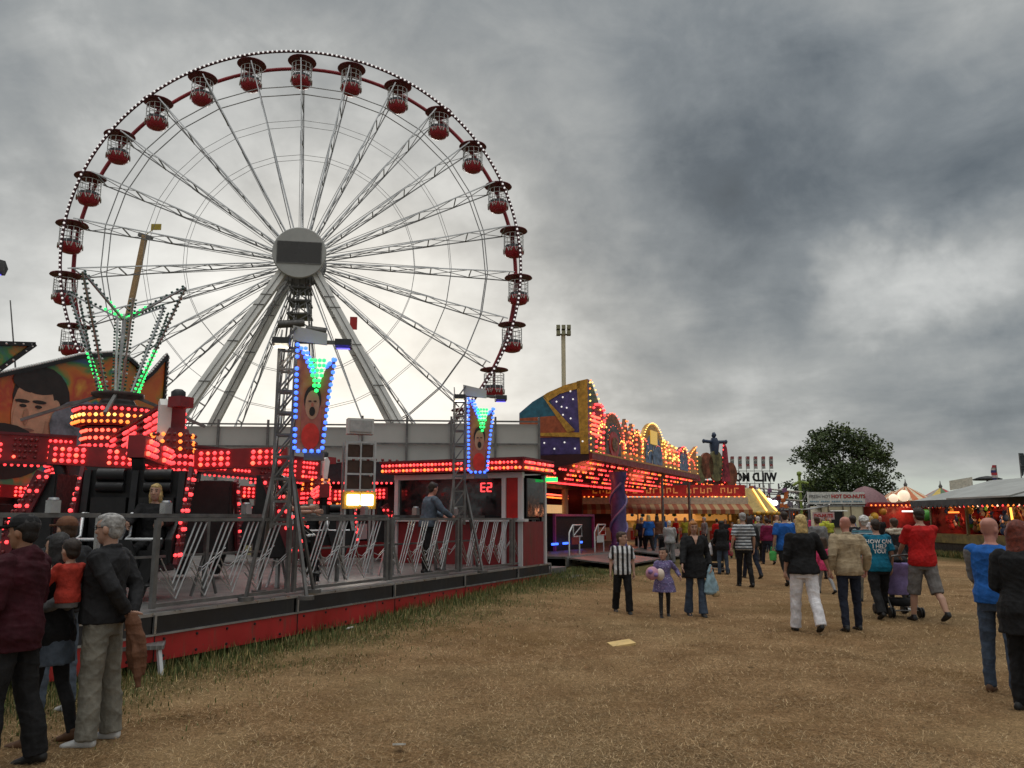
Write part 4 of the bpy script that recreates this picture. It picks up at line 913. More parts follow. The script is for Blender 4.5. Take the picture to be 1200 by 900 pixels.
def food_stall():
    T=thing('food_stall','yellow lit food stall with a red sign board and striped awning past the ornate ride','stall',(8.6,46.5,0),R(-3))
    u=4.6; s=MB(); s.box(-u,0,2.86,u,.15,3.50); so=s.build('sign_board',REDP,T); q=MB()
    for i in range(22):
        x=-u+.6+i*.38
        if i in(7,13,18): continue
        q.box(x,-.03,3.03,x+.07,-.004,3.34); q.box(x+.09,-.03,3.27 if i%2 else 3.03,x+.26,-.004,3.34 if i%2 else 3.10)
        if i%3: q.box(x+.20,-.034,3.10,x+.26,-.003,3.27)
    q.build('sign_lettering',lamp('amber_letters',(1,.30,.03),.16),so)
    w=MB(); w.box(-u,-.6,2.36,u,0,2.80); w.build('white_fascia',mat('cream_fascia',(.50,.43,.32),.6),T)
    a=MB(); a.prism([(0,0),(-1.0,-.32),(-1.0,-.55),(-.95,-.55),(-.95,-.36),(0,-.06)],(-u,-.6,2.42),(0,1,0),(0,0,1),2*u); a.build('awning',stripes('orange_awning',[(.26,.065,.02),(.34,.22,.10)],0,.5),T)
    b=MB(); b.box(-u,.2,1.0,u,3.0,1.03); b.box(-u,2.9,1.0,u,3.0,2.8); b.build('interior',mat('stall_inside',(.34,.22,.07),.6,0,.5,3),T)
    g=MB(); g.box(-u+.2,2.84,1.5,u-.2,2.88,2.4); g.build('lit_back_panel',lamp('warm_glow_panel',(1,.46,.10),.28),T)
    h=MB()
    for i in range(46): h.ball((-u+.3+i*.195,-.2+NP.uniform(-.2,.5),2.05+NP.uniform(-.25,.2)),.10+NP.uniform(0,.06),int(NP.integers(0,5)))
    h.build('hanging_goods',[mat('goods_green',(.04,.12,.03)),mat('goods_dark',(.03,.03,.03)),YELLOW,REDP,mat('goods_blue',(.03,.12,.22))],T)
    c=MB(); c.box(-u,-.2,.25,u,.25,1.12); co=c.build('counter',CREAM,T); k=MB(); k.box(-u+.3,-.235,.45,u-.3,-.205,.95); k.build('counter_panel',stripes('red_cream',[(.5,.03,.02),(.55,.45,.33),(.5,.05,.03),(.6,.5,.3)],0,1.1),co)
    for x in(-u,-1.5,1.5,u): p=MB(); p.bar((x,-.35,0),(x,-.35,2.5),.07); p.build('post',STEELD,T)
    l=MB(); bulbrow(l,(-u,-.1,2.83),(u,-.1,2.83),.25,.05,0); bulbrow(l,(-u,1.0,2.3),(u,1.0,2.3),.5,.09,1); l.build('bulb_row',[LORG,LYEL],so)
    T=thing('duck_stall','yellow canopied round stall with lit edge strips at the end of the left row','stall',(13.3,48.5,0))
    a=MB(); a.lathe([(2.3,2.0),(2.05,2.25),(1.25,3.3),(.2,3.45)],12,sm=False); ao=a.build('canopy',mat('yellow_canvas',(.40,.30,.11),.7,0,.2,3),T)
    l=MB()
    for i in(6,7,8,9,10,11,5):
        t=2*PI*i/12; x,y=frame(Vector((0,0,1)),Vector((0,1,0))); r=lambda q:(x*math.cos(t)+y*math.sin(t))*q
        l.tube([r(2.3)+Vector((0,0,2.05)),r(2.12)+Vector((0,0,2.27)),r(1.32)+Vector((0,0,3.32))],.045,5)
    l.build('light_strips',LYEL,ao); v=MB()
    for i in range(48): t=2*PI*i/48; v.ball((2.32*math.cos(t),2.32*math.sin(t),1.92),.15,i%2,(1,1,.8))
    v.build('garland',[YELLOW,mat('gold_leaf',(.35,.22,.04))],ao)
    b=MB(); b.lathe([(2.0,0),(2.05,.9),(1.6,.95)],12,sm=False); b.build('counter',CREAM,T)
    c=MB(); c.lathe([(.35,.0),(.35,2.9)],10); c.build('centre_post',mat('stall_inside',(.3,.2,.07)),T)
    for i in range(6): t=2*PI*i/6; p=MB(); p.tube([(2.0*math.cos(t),2.0*math.sin(t),.9),(2.0*math.cos(t),2.0*math.sin(t),2.15)],.05,6); p.build('post',GOLD,T)
food_stall()
def funhouse():
    p=at(834,560,58); T=thing('funhouse_front','tall painted funhouse front with a dark figure stretching its arms on top','fairground ride',(p.x,58,0),R(20)); T.scale=(.62,1,1)
    M1=mat('funhouse_paint_a',(.20,.06,.03),.5,0,.8,1.6); M2=mat('funhouse_paint_b',(.16,.14,.06),.5,0,.8,1.8); M3=mat('funhouse_paint_c',(.30,.03,.05),.5,0,.6,1.6)
    b=MB(); b.box(-2.8,0,0,3.2,4,4.3); b.build('base_wall',mat('funhouse_dark',(.06,.04,.045),.6),T)
    for x,z,r_,m in((-1.9,5.0,.9,M2),(-.9,5.3,.85,M1),(.35,5.3,1.0,M2),(2.3,4.7,.8,M1)):
        q=MB(); q.prism(ellp(x,z,r_,r_*1.1),(0,-.1,0),(1,0,0),(0,0,1),.25); q.build('painted_board',m,T)
    q=MB(); q.prism([(.9,4.2),(1.5,7.0),(1.8,6.6),(2.1,4.2)],(0,-.2,0),(1,0,0),(0,0,1),.2); q.prism([(-2.9,4.2),(-2.5,5.6),(-1.9,4.2)],(0,-.2,0),(1,0,0),(0,0,1),.2); q.build('painted_spire',M3,T)
    f=MB(); f.tube([(.4,-.1,6.1),(.4,-.1,6.9),(.4,-.1,7.3)],[.34,.50,.30],10); f.ball((.4,-.1,7.5),.26); f.tube([(-1.0,-.2,7.05),(.4,-.1,7.0),(1.8,-.2,7.05)],.12,8); f.ball((-1.1,-.2,7.05),.18); f.ball((1.9,-.2,7.05),.18); f.build('arms_out_figure',mat('figure_blue',(.03,.045,.085),.5),T)
    l=MB()
    for i in range(70): l.ball((NP.uniform(-2.7,3.1),-.15,NP.uniform(3.2,4.3)),.06,int(NP.integers(0,2)))
    bulbrow(l,(.95,-.3,4.3),(1.5,-.3,6.9),.3,.08,0); l.build('bulb_rows',[LRED,LORG],T)
    r=MB(); r.prism([(0,0),(0,.2),(3.4,-1.2),(3.4,-1.4)],(-2.9,-.1,3.3),(1,0,0),(0,0,1),-1.6); r.build('awning',WHITE,T)
funhouse()
def coaster():
    p=at(885,560,85); T=thing('mouse_coaster','wild mouse coaster with its name sign seen from behind and a row of flags','roller coaster',(p.x,85,0))
    s=p.x; g=MB()
    for x in np.linspace(-2.6,5.4,9):
        for y in(0,5): g.bar((x,y,0),(x,y,5.2 if x<3 else 3.4),.14)
    for z in(2.6,3.6,4.4): g.bar((-2.6,0,z),(4.6,0,z-.2),.12); g.bar((-2.6,5,z),(4.6,5,z-.2),.12)
    for i in range(8): g.bar((-2.6+i,0,2.6),(-1.6+i,0,4.4),.08)
    g.build('trestle',mat('coaster_steel',(.12,.10,.12),.5),T)
    t=MB()
    for z in(2.8,3.7,4.6): 
        for y in(-.4,.3): t.tube([(-2.7,y,z),(0,y,z+.15),(2.5,y,z-.1),(4.7,y,z-.3)],.07,6)
    t.build('track',mat('track_paint',(.55,.50,.45),.5),T)
    b=MB()
    for i in range(40):
        x=NP.uniform(-2.5,3.0); z=NP.uniform(2.4,4.6); b.prism([(0,0),(.5,.1),(.42,.5),(.05,.45)],(x,-.5-.02*i*.1,z),(1,0,0),(0,0,1),.05,int(NP.integers(0,4)))
    b.build('painted_panels',[ORANGE,mat('mauve_paint',(.22,.10,.20)),MAROON,mat('grey_mauve',(.16,.13,.17))],T)
    f=MB(); f.bar((-4.2,.2,5.2),(2.0,.2,5.2),.06); f.bar((-4.2,.2,6.5),(2.0,.2,6.5),.06)
    for x in(-1.6,.9): f.bar((x,.2,4),(x,.2,6.5),.08)
    f.build('sign_frame',STEELD,T)
    text('sign_lettering','WILD MOUSE',1.25,BLACK,T,(-.75,.2,5.82),(PI/2,0,PI),.08,.80,.05)
    q=MB(); k=MB()
    for i in range(6):
        x=-2.35+i*.82; q.bar((x,.6,4.5),(x,.6,8.0),.05); 
        for j in range(5): k.prism([(0,0),(.34,0),(.34,.27),(0,.27)],(x+.04,.6+.04*math.sin(j),6.75+j*.26),(1,.1*math.cos(j),0),(0,0,1),.02,j%3)
    fo=q.build('flag_poles',STEELD,T); k.build('flags',[mat('flag_grey',(.35,.33,.31),.8),mat('flag_red',(.30,.09,.09),.8),mat('flag_slate',(.20,.22,.22),.8)],fo)
    e=at(907,590,80)-Vector(T.location); l=MB(); l.tube([(e.x,e.y,0),(e.x,e.y,e.z)],.07,6); l.bar((e.x-.9,e.y,e.z-.1),(e.x+.3,e.y,e.z-.1),.06); lo=l.build('lamp_post',STEELD,T)
    m=MB(); m.ball((e.x-.6,e.y-.1,e.z+.15),.42); m.ball((e.x+.05,e.y-.1,e.z+.05),.30); m.build('floodlight',lamp('white_flood',(.9,1,1),6),lo)
    n=MB(); n.bar((4.6,0,0),(4.6,0,6.2),.25); n.tube([(3.9,0,5.0),(4.6,0,5.4),(5.5,0,5.2)],.16,6); n.ball((4.6,0,6.2),.3); n.build('green_figure_post',mat('lime_paint',(.20,.26,.05),.6),T)
coaster()
# ================================================================ right side and the far end
def tree():
    c=at(985,560,90); T=thing('broadleaf_tree','big dark leafy tree standing behind the white doughnut kiosk','tree',(c.x,90,0))
    tr=MB(); rng=random.Random(3)
    tr.tube([(-3.6,0,0),(-3.55,.1,2.2),(-3.3,.0,4.2),(-2.6,.2,6.0)],[.42,.34,.28,.16],8)
    tr.tube([(.2,0,0),(.1,0,2.5),(.4,.2,5),(0,0,8.5)],[.55,.46,.36,.15],9)
    br=[]
    for i in range(22):
        a=rng.uniform(0,2*PI); z=rng.uniform(3.2,7.5); r=rng.uniform(2.5,5.6); e=Vector((r*math.cos(a),r*math.sin(a)*.8,z+rng.uniform(.4,2.4))); s0=Vector((.2,0,z-1.2))
        tr.tube([s0,(s0+e)/2+Vector((0,0,.35)),e],[.16,.09,.03],5); br.append(e)
    tr.build('trunk',mat('bark',(.05,.037,.028),.9,0,.3,3,.4),T)
    V=[];Fc=[];M=[]
    blobs=[(e,rng.uniform(.8,1.5)) for e in br]
    # outline: broad crown, wider to the right low, pointed top
    for i in range(190):
        t=rng.uniform(0,1); z=2.3+8.9*t; w=6.0*math.sin(PI*min(1,.24+.74*t))**.6
        a=rng.uniform(0,2*PI); rr=w*math.sqrt(rng.uniform(.05,1)); blobs.append((Vector((rr*math.cos(a)+.35*(1-t),rr*math.sin(a)*.8,z)),rng.uniform(.55,1.25)))
    blobs+= [(Vector((x,0,z)),r) for x,z,r in((-.4,11.6,.8),(.6,11.2,.9),(5.6,5.0,.7),(6.0,4.3,.5),(-5.6,6.2,.6),(-5.9,5.3,.4),(4.7,8.2,.8),(-4.4,8.9,.7),(6.4,6.2,.5),(5.5,9.0,.45),(-5.2,7.9,.5),(2.6,11.3,.6),(-2.9,10.9,.55),(-6.3,4.4,.45),(6.5,3.4,.5))]
    o=0
    for c_,r in blobs:
        if noise.noise((c_.x*.42,c_.y*.42,c_.z*.5))<-.22: continue
        n=int(135*r**1.5)
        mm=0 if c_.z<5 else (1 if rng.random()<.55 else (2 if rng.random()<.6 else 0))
        for k in range(n):
            d=Vector((rng.gauss(0,1),rng.gauss(0,1),rng.gauss(0,.8))).normalized()*r*rng.uniform(.35,1.1)**.8
            p=c_+d; s=rng.uniform(.10,.21); u=Vector((rng.gauss(0,1),rng.gauss(0,1),rng.gauss(0,.6))).normalized(); v=u.cross(Vector((rng.gauss(0,1),rng.gauss(0,1),rng.gauss(0,1)))).normalized()
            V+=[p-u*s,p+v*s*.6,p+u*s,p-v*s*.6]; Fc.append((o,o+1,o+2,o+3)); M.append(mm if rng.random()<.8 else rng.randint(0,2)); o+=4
    me=bpy.data.meshes.new('crown'); me.from_pydata([tuple(v) for v in V],[],Fc)
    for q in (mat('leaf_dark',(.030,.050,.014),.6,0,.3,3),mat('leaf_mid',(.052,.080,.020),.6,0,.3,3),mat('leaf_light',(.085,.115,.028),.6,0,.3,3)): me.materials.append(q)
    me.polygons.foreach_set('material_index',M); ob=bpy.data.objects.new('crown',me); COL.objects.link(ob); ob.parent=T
tree()
def hedge_trees():
    rng=random.Random(11)
    for i,(px,w,h) in enumerate(((868,5,6),(918,7,6.2),(934,6,5.4),(950,7,5.6),(1060,7,5.8),(1085,6,5.2),(1110,8,6.0),(1150,9,6.5),(1190,9,6.2))):
        Y=150; x=(px-600)/F*Y; T=thing('distant_tree',['small dark tree on the skyline beside the coaster sign','dark tree on the skyline left of the doughnut kiosk, tallest of its clump','dark rounded tree on the skyline just left of the kiosk','dark tree on the skyline partly behind the big tree','skyline tree right of the big tree','skyline tree behind the red striped tent','skyline tree behind the green striped tent','skyline tree behind the white board sign','skyline tree beyond the flags of the prize stall'][i],'tree',(x,Y,0),0,'trees along the skyline')
        t=MB(); t.tube([(0,0,0),(0,0,h*.6)],[.3,.15],6); t.build('trunk',MATS['bark'],T); V=[];Fc=[];o=0
        for b in range(16):
            c=Vector((rng.uniform(-w/2,w/2),rng.uniform(-1.5,1.5),rng.uniform(h*.3,h*.85)*(1-.1*rng.random()))); r=rng.uniform(.8,1.4)
            for k in range(55):
                d=Vector((rng.gauss(0,1),rng.gauss(0,1),rng.gauss(0,1))).normalized()*r*rng.uniform(.4,1.05); p=c+d; s=rng.uniform(.25,.45)
                u=Vector((rng.gauss(0,1),rng.gauss(0,1),rng.gauss(0,1))).normalized(); v=u.cross(Vector((rng.gauss(0,1),rng.gauss(0,1),.3))).normalized()
                V+=[p-u*s,p+v*s*.7,p+u*s,p-v*s*.7]; Fc.append((o,o+1,o+2,o+3)); o+=4
        me=bpy.data.meshes.new('crown'); me.from_pydata([tuple(v) for v in V],[],Fc); me.materials.append(MATS['leaf_mid' if i%2 else 'leaf_dark']); ob=bpy.data.objects.new('crown',me); COL.objects.link(ob); ob.parent=T
hedge_trees()
def marquee():
    T=thing('white_marquee','long low white marquee across the far end of the fairway','marquee',(30.5,104,0))
    r=MB(); r.prism([(-7,2.6),(-7,3.2),(0,3.9),(0,2.6)],(-7,0,0),(0,1,0),(0,0,1),19); r.build('canopy',WHITE,T); w=MB(); w.box(-6.5,-6.5,0,11.5,-1,2.6); w.build('lit_inside',mat('dim_orange_inside',(.20,.07,.03),.7,0,.6,2),T)
    l=MB()
    for i in range(16): l.ball((-6+i*1.1,-6.7,NP.uniform(1.9,2.6)),.12,int(NP.integers(0,2)))
    l.build('bulb_row',[LORG,LYEL],T)
    for x in(-7,-2,3,8,12): p=MB(); p.bar((x,-6.9,0),(x,-6.9,2.7),.12); p.build('post',STEELD,T)
marquee()
def kiosk():
    a=at(948,600,55); b=at(1013,600,55); wd=b.x-a.x
    T=thing('doughnut_kiosk','cream and white doughnut kiosk with a printed roof sign and side hatch awning','kiosk',((a.x+b.x)/2,55,0),R(-4)); h=wd/2
    z1=2.45; m=MB(); m.box(-h*.55,0,.35,h*.95,2.4,z1); m.build('body',CREAM,T)
    s=MB(); s.box(-h,-.12,z1+.12,h,.05,z1+.92); so=s.build('roof_sign',mat('sign_white',(.60,.60,.57),.5),T)
    text('sign_lettering','HOT DO-NUTS',.34,REDP,so,(h*.42,-.14,z1+.62),(PI/2,0,0),.008,.95,.012); text('sign_lettering','FRESH HOT',.30,mat('sign_grey_ink',(.16,.15,.15),.5),so,(-h*.58,-.14,z1+.62),(PI/2,0,0),.008,.9)
    u=MB(); 
    for i in range(30): 
        if i%6!=5: u.box(-h*.93+i*.118,-.14,z1+.24,-h*.93+i*.118+.085,-.122,z1+.34)
    u.build('small_print',mat('sign_blue_ink',(.16,.26,.33),.5),so)
    k=MB(); k.box(-h*.60,-.03,z1-.05,h,.6,z1+.06); k.box(-h*.55,-.04,.35,h*.95,-.01,.50); k.build('trim',mat('kiosk_grey',(.30,.32,.33),.5),T)
    d=MB(); d.box(-.45,-.05,1.05,.35,-.015,2.12); d.build('hatch',BLACK,T); e=MB()
    for A,B in(((-.48,1.03),(.38,1.03)),((-.48,2.14),(.38,2.14)),((-.48,1.03),(-.48,2.14)),((.38,1.03),(.38,2.14))): e.bar((A[0],-.06,A[1]),(B[0],-.06,B[1]),.06)
    for x in(-h*.55,-.55,.42,h*.5,h*.93): e.bar((x,-.03,.4),(x,-.03,z1),.05)
    e.build('frame',mat('kiosk_brown',(.12,.08,.05),.6),T)
    w=MB(); w.prism([(-.62,-.0),(.6,0),(.5,.14),(-.5,.14)],(-.05,-.65,2.08),(1,0,0),(0,.5,.25),.03); w.build('awning',WHITE,T)
    q=MB(); q.box(-h*.97,-.75,1.55,-.40,-.68,2.02); qo=q.build('hanging_sign',mat('pink_sign',(.52,.36,.36),.5),T); text('sign_lettering','DO-NUTS',.30,REDP,qo,((-h*.97-.4)/2,-.76,1.79),(PI/2,0,0),.008,.9,.012)
    c=MB(); c.box(-h,-.7,.0,-h*.58,1.5,1.05); c.build('counter',STEELD,T); p=MB(); p.prism([(-h,2.2),(-h*.5,2.38),(-h*.5,2.43),(-h,2.25)],(0,-.8,0),(1,0,0),(0,0,1),-2.2); p.build('side_awning',mat('grey_canvas',(.28,.28,.27),.8),T)
    x=MB(); x.box(-h*.95,-.9,0,-h*.70,-.6,1.0); x.build('board',WHITE,T)
    for xx in(-.2,h*.6): wl=MB(); wl.lathe([(.30,-.08),(.34,0),(.30,.08)],14,(xx,.12,.34),(0,1,0)); wl.build('wheel',BLACK,T)
kiosk()
def striped_tents():
    def tent(px,Y,ptop,pe,wpx,cols,label,n=20,z2=None):
        t=at(px,ptop,Y); e=at(px,pe,Y); r=wpx/F*Y/2; T=thing('striped_tent',label,'tent',(t.x,Y,0),0,'striped round stalls on the right')
        g=MB(); x,y=frame(Vector((0,0,1)),Vector((0,1,0)))
        rs=[(r,e.z),(r*.62,e.z+(t.z-e.z)*.34),(r*.28,e.z+(t.z-e.z)*.68),(.04,t.z-.1)]
        for i in range(n):
            a0,a1=2*PI*i/n,2*PI*(i+1)/n; p=lambda a,q:(x*math.cos(a)+y*math.sin(a))*q[0]+Vector((0,0,q[1]))
            for j in range(3): g.add([p(a0,rs[j]),p(a1,rs[j]),p(a1,rs[j+1]),p(a0,rs[j+1])],[(0,1,2,3)],i%len(cols))
            am=(a0+a1)/2; g.add([p(a0,rs[0]),p(a1,rs[0]),p(a1,(r*1.0,e.z-.35)),p(am,(r*1.0,e.z-.55)),p(a0,(r*1.0,e.z-.35))],[(0,1,2,3,4)],(i+1)%len(cols))
        g.build('canopy',cols,T); f=MB(); f.lathe([(.10,0),(.16,.15),(.05,.35),(.02,.6)],8,(0,0,t.z-.15)); f.build('finial',STEELD,T)
        w=MB(); w.lathe([(r*.55,0),(r*.55,e.z)],12); w.build('inner_drum',mat('tent_red_inside',(.20,.015,.02),.6,0,.5,2),T)
        c=MB(); c.lathe([(r*.92,0),(r*.92,1.0),(r*.7,1.02)],n); c.build('counter',mat('tent_counter',(.22,.03,.03),.5,0,.6,2),T)
        l=MB()
        for i in range(40): a=2*PI*i/40; l.ball((r*.9*math.cos(a),r*.9*math.sin(a),e.z-.25),.07,i%2)
        for i in range(24): a=2*PI*i/24; l.ball((r*.6*math.cos(a),r*.6*math.sin(a),NP.uniform(1.2,e.z-.6)),.14,2+i%3)
        l.build('bulb_ring',[LORG,LRED,YELLOW,mat('toy_green',(.06,.30,.03)),mat('toy_pink',(.5,.15,.25))],T)
        for i in range(8): a=2*PI*i/8; q=MB(); q.tube([(r*.9*math.cos(a),r*.9*math.sin(a),0),(r*.9*math.cos(a),r*.9*math.sin(a),e.z)],.05,6); q.build('post',GOLD,T)
    OR=mat('tent_orange',(.50,.15,.06),.8); CR=mat('tent_cream',(.62,.52,.36),.8); GR=mat('tent_green',(.10,.16,.09),.8); RD=mat('tent_red',(.40,.05,.05),.8); YE=mat('tent_yellow',(.52,.38,.10),.8); GY=mat('tent_grey',(.30,.28,.26),.8)
    tent(1061,64,568,587,62,[OR,CR],'orange and cream striped round tent beside the globe lamps',24)
    tent(1102,66,570,586,54,[RD,GR,YE,GY],'green, red and yellow panelled round tent right of the striped one',12)
    tent(1046,84,574,588,40,[CR,OR],'small striped tent half hidden by the big tree',20)
    for px,py,lab in((1047,584,'smaller globe lamp left of the striped tent peak'),(1059,581,'larger white globe lamp in front of the striped tent')):
        g=at(px,py,60); T=thing('globe_lamp',lab,'lamp',(g.x,60,0),0,'globe lamps by the striped tents'); p=MB(); p.tube([(0,0,0),(0,0,g.z-.4)],.05,8); p.build('pole',STEELD,T); b=MB(); r=.42 if px>1050 else .32
        b.lathe([(r*math.sin(PI*i/10)+.001,-r*math.cos(PI*i/10)) for i in range(11)],14,(0,0,g.z),cap=False); b.build('globe',lamp('globe_glow',(1,.80,.58),.75),T)
    T=thing('balloon_stall','red walled stall hung with balloons beside the doughnut kiosk','stall',(25.6,57,0))
    b=MB(); b.box(-1.2,.6,0,4.6,1.6,2.5); b.build('back_wall',MATS['tent_red_inside'],T); r=MB(); r.prism([(-1.5,2.4),(4.8,2.4),(4.6,2.7),(-1.3,2.7)],(0,-1.2,0),(1,0,0),(0,0,1),-2.6); r.build('canopy',REDD,T); c=MB(); c.box(-1.2,-.6,0,4.6,.0,.95); c.build('counter',REDD,T)
    l=MB(); bulbrow(l,(-1.3,-1.25,2.5),(4.6,-1.25,2.5),.3,.06,0); l.box(.9,-1.28,2.05,2.4,-1.22,2.15,1)
    l.build('bulb_row',[LORG,LWHT],T)
    for x,z,r_,m in((-.9,1.75,.28,YELLOW),(-.3,2.1,.26,mat('balloon_orange',(.6,.25,.04),.4)),(-.6,1.2,.22,PINK),(2.6,1.85,.42,mat('balloon_green',(.09,.36,.06),.35)),(3.7,1.9,.30,mat('balloon_dark',(.02,.03,.05),.4))): q=MB(); q.lathe([(r_*math.sin(PI*i/10)+.001,-r_*math.cos(PI*i/10)) for i in range(11)],14,(x,-1.0,z),cap=False); q.build('balloon',m,T)
    p=MB(); p.lathe([(1.5,2.6),(1.2,3.2),(.5,3.7),(.05,3.85)],16,(-.8,.4,0)); p.build('pink_dome',mat('dome_pink',(.20,.10,.11),.6),T)
striped_tents()
def prize_stall():
    T=thing('prize_stall','open prize stall with a grey canvas roof, scalloped dark valance and shelves of toys','stall',(19.5,29,0))
    # local: front counter along x=0 facing the fairway (-x), y 0..9.2 runs away
    L=9.2; zv=2.42; GC=mat('grey_roof_canvas',(.30,.31,.30),.85,0,.12,.8,.15)
    r=MB(); r.prism([(-.6,zv),(3.3,3.42),(7.2,zv),(7.2,zv-.06),(3.3,3.35),(-.6,zv-.06)],(0,-.6,0),(1,0,0),(0,0,1),-(L+1.2)); 
    ro=r.build('roof',GC,T); hp=MB(); hp.add([(-.6,-.6,zv+.02),(7.2,-.6,zv+.02),(3.3,-.58,3.42)],[(0,1,2)]); hp.build('gable',GC,ro)
    v=MB(); n=30
    for i in range(n):
        y0=-.6+(L+1.2)*i/n; y1=-.6+(L+1.2)*(i+1)/n; v.prism([(y0,zv+.02),(y0,zv-.20),((y0*3+y1)/4,zv-.30),((y0+y1)/2,zv-.33),((y0+y1*3)/4,zv-.30),(y1,zv-.20),(y1,zv+.02)],(-.64,0,0),(0,1,0),(0,0,1),.03)
    for i in range(22):
        y0=-.6+7.8*i/22; y1=-.6+7.8*(i+1)/22; v.prism([(y0,zv+.04),(y0,zv-.20),((y0*3+y1)/4,zv-.30),((y0+y1)/2,zv-.33),((y0+y1*3)/4,zv-.30),(y1,zv-.20),(y1,zv+.04)],(0,-.64,0),(1,0,0),(0,0,1),.03)
    v.build('valance',mat('dark_valance',(.055,.060,.068),.8,0,.2,2),ro)
    aw=MB(); aw.prism([(0,0),(-1.5,-.40),(-1.5,-.46),(0,-.06)],(-.5,-.2,zv+.42),(1,0,0),(0,0,1),-4.2); aw.build('side_awning',GC,ro)
    b=MB(); b.box(6.6,.2,0,6.7,L,3.2); b.box(2.4,.2,.4,2.5,L,2.4); b.box(0,L-.1,0,6.6,L,2.4); b.build('back_wall',MATS['tent_red_inside'],T)
    c=MB(); c.box(-.05,0,.55,.5,L,.95); c.box(.0,.02,.0,.4,L-.02,.55,1); c.box(0,0,.55,6.6,.5,.95); c.box(.1,.1,.0,6.5,.4,.55,1); c.build('counter',[mat('counter_green_gold',(.20,.16,.04),.5,0,.5,2),BLACKP],T)
    for x,y in((0,0),(0,3.1),(0,6.2),(0,L),(3.3,0),(6.6,0)): p=MB(); p.bar((x,y,.9),(x,y,zv),.10); p.build('post',mat('post_olive',(.14,.13,.06),.5),T)
    s=MB(); l=MB()
    for k in range(3):
        z=1.15+k*.42; s.box(2.0,.4,z-.03,2.4,L-.2,z)
    s.build('shelf',MAROON,T)
    cols=[mat('toy_green',(.06,.30,.03)),mat('toy_yellow',(.55,.40,.10),.8),mat('toy_white',(.55,.52,.48),.8),mat('toy_brown',(.22,.11,.05),.8),mat('toy_blue',(.05,.12,.30),.8),mat('toy_red',(.45,.04,.04),.8)]
    g=MB()
    for i in range(150):
        y=NP.uniform(.3,L-.3); z=NP.uniform(1.05,2.3); x=NP.uniform(1.7,2.1) if NP.uniform()<.6 else NP.uniform(.3,.6); r_=NP.uniform(.09,.17); m=int(NP.integers(0,6)); g.ball((x,y,z),r_,m,(.9,.9,1.15)); g.ball((x-.03,y,z+r_*1.4),r_*.62,m); g.ball((x,y-r_*.5,z+r_*1.95),r_*.25,m); g.ball((x,y+r_*.5,z+r_*1.95),r_*.25,m)
    for i in range(80):
        x=NP.uniform(.5,6); z=NP.uniform(1.05,2.2); r_=NP.uniform(.09,.16); m=int(NP.integers(0,6)); g.ball((x,.9+NP.uniform(0,.3),z),r_,m); g.ball((x,.87,z+r_*1.4),r_*.6,m)
    g.build('soft_toys',cols,T)
    bulbrow(l,(-.2,0,zv-.28),(-.2,L,zv-.28),.34,.05,seq=[0,1,2,0]); bulbrow(l,(0,-.2,zv-.28),(6.5,-.2,zv-.28),.34,.05,seq=[1,0,2]); 
    for y in(2.0,5.2): bulbrow(l,(1.6,y,1.0),(1.6,y,2.2),.13,.035,seq=[1,2])
    l.bar((-.04,2.9,1.0),(-.04,3.02,2.05),.06,.06,3); l.bar((.3,7.4,1.9),(.3,8.2,1.9),.07,.07,0); l.bar((1.2,-.1,1.95),(1.9,-.1,1.98),.06,.06,3); l.build('lights',[LORG,LRED,lamp('peach_bulb',(1,.55,.35),2),lamp('orange_tube',(1,.42,.06),2.6)],T)
    # sign board and flags beyond and above the roof
    p=at(1127,568,52); T=thing('board_sign','white back-lit sign board on a dark graffiti painted base above the tents','sign board',(p.x,52,0),R(-12)); g=MB(); g.prism([(-.72,-.05),(.62,.18),(.62,.78),(-.72,.55)],(0,0,p.z-.3),(1,0,0),(0,0,1),.1); g.build('board',mat('board_cream',(.62,.58,.48),.6),T)
    q=MB(); q.prism([(-.72,-.12),(.62,.1),(1.0,-.35),(.2,-.75),(-.55,-.75)],(0,0,p.z-.3),(1,0,0),(0,0,1),.5); q.build('painted_base',mat('graffiti',(.10,.10,.10),.5,0,1.2,4),T)
    k=MB(); k.prism([(0,0),(4.5,.5),(5.0,1.0),(.4,1.1)],(.6,1,p.z-1.1),(1,0,0),(0,0,1),2.5); k.build('grey_roof',GC,T); w=MB(); w.box(-.5,.2,0,4.5,3.2,p.z-1.1); w.build('base_wall',BLACKP,T)
    for px,py,pb,lab,cols_ in((1167,545,562,'red, white and blue feather flag above the prize stall roof',[mat('flag_red2',(.42,.05,.06),.8),mat('flag_white2',(.5,.48,.46),.8),mat('flag_blue2',(.05,.06,.18),.8)]),(1194,531,556,'tall dark feather flag above the prize stall roof',[mat('flag_dark',(.04,.05,.055),.8)])):
        a=at(px,py,41); T=thing('feather_flag',lab,'flag',(a.x,41,0),0,'feather flags above the prize stall'); m=MB(); m.tube([(0,0,0),(0,0,a.z)],.03,6); m.build('pole',STEELD,T); f=MB(); n=9
        for j in range(n):
            z0=a.z-1.15*(j+1)/n; w0=.30*math.sin(PI*(.25+.7*(j+1)/n)); w1=.30*math.sin(PI*(.25+.7*j/n)); x0=-.0; f.prism([(0,z0),(w0 if len(cols_)<2 else -w0,z0),(w1 if len(cols_)<2 else -w1,z0+1.15/n),(0,z0+1.15/n)],(.02,.03*math.sin(j*1.3),0),(1,.08*math.cos(j),0),(0,0,1),.012,j%len(cols_))
        f.build('flag',cols_,T)
    g=at(1157,560,70); T=thing('round_canopy','dark flat round canopy just showing above the prize stall roof','canopy',(g.x,70,0)); m=MB(); m.lathe([(1.1,0),(1.15,.1),(.6,.28),(.1,.36)],16,(0,0,g.z-.2)); m.build('canopy',BLACK,T); m=MB(); m.tube([(0,0,0),(0,0,g.z)],.1,8); m.build('pole',STEELD,T)
prize_stall()
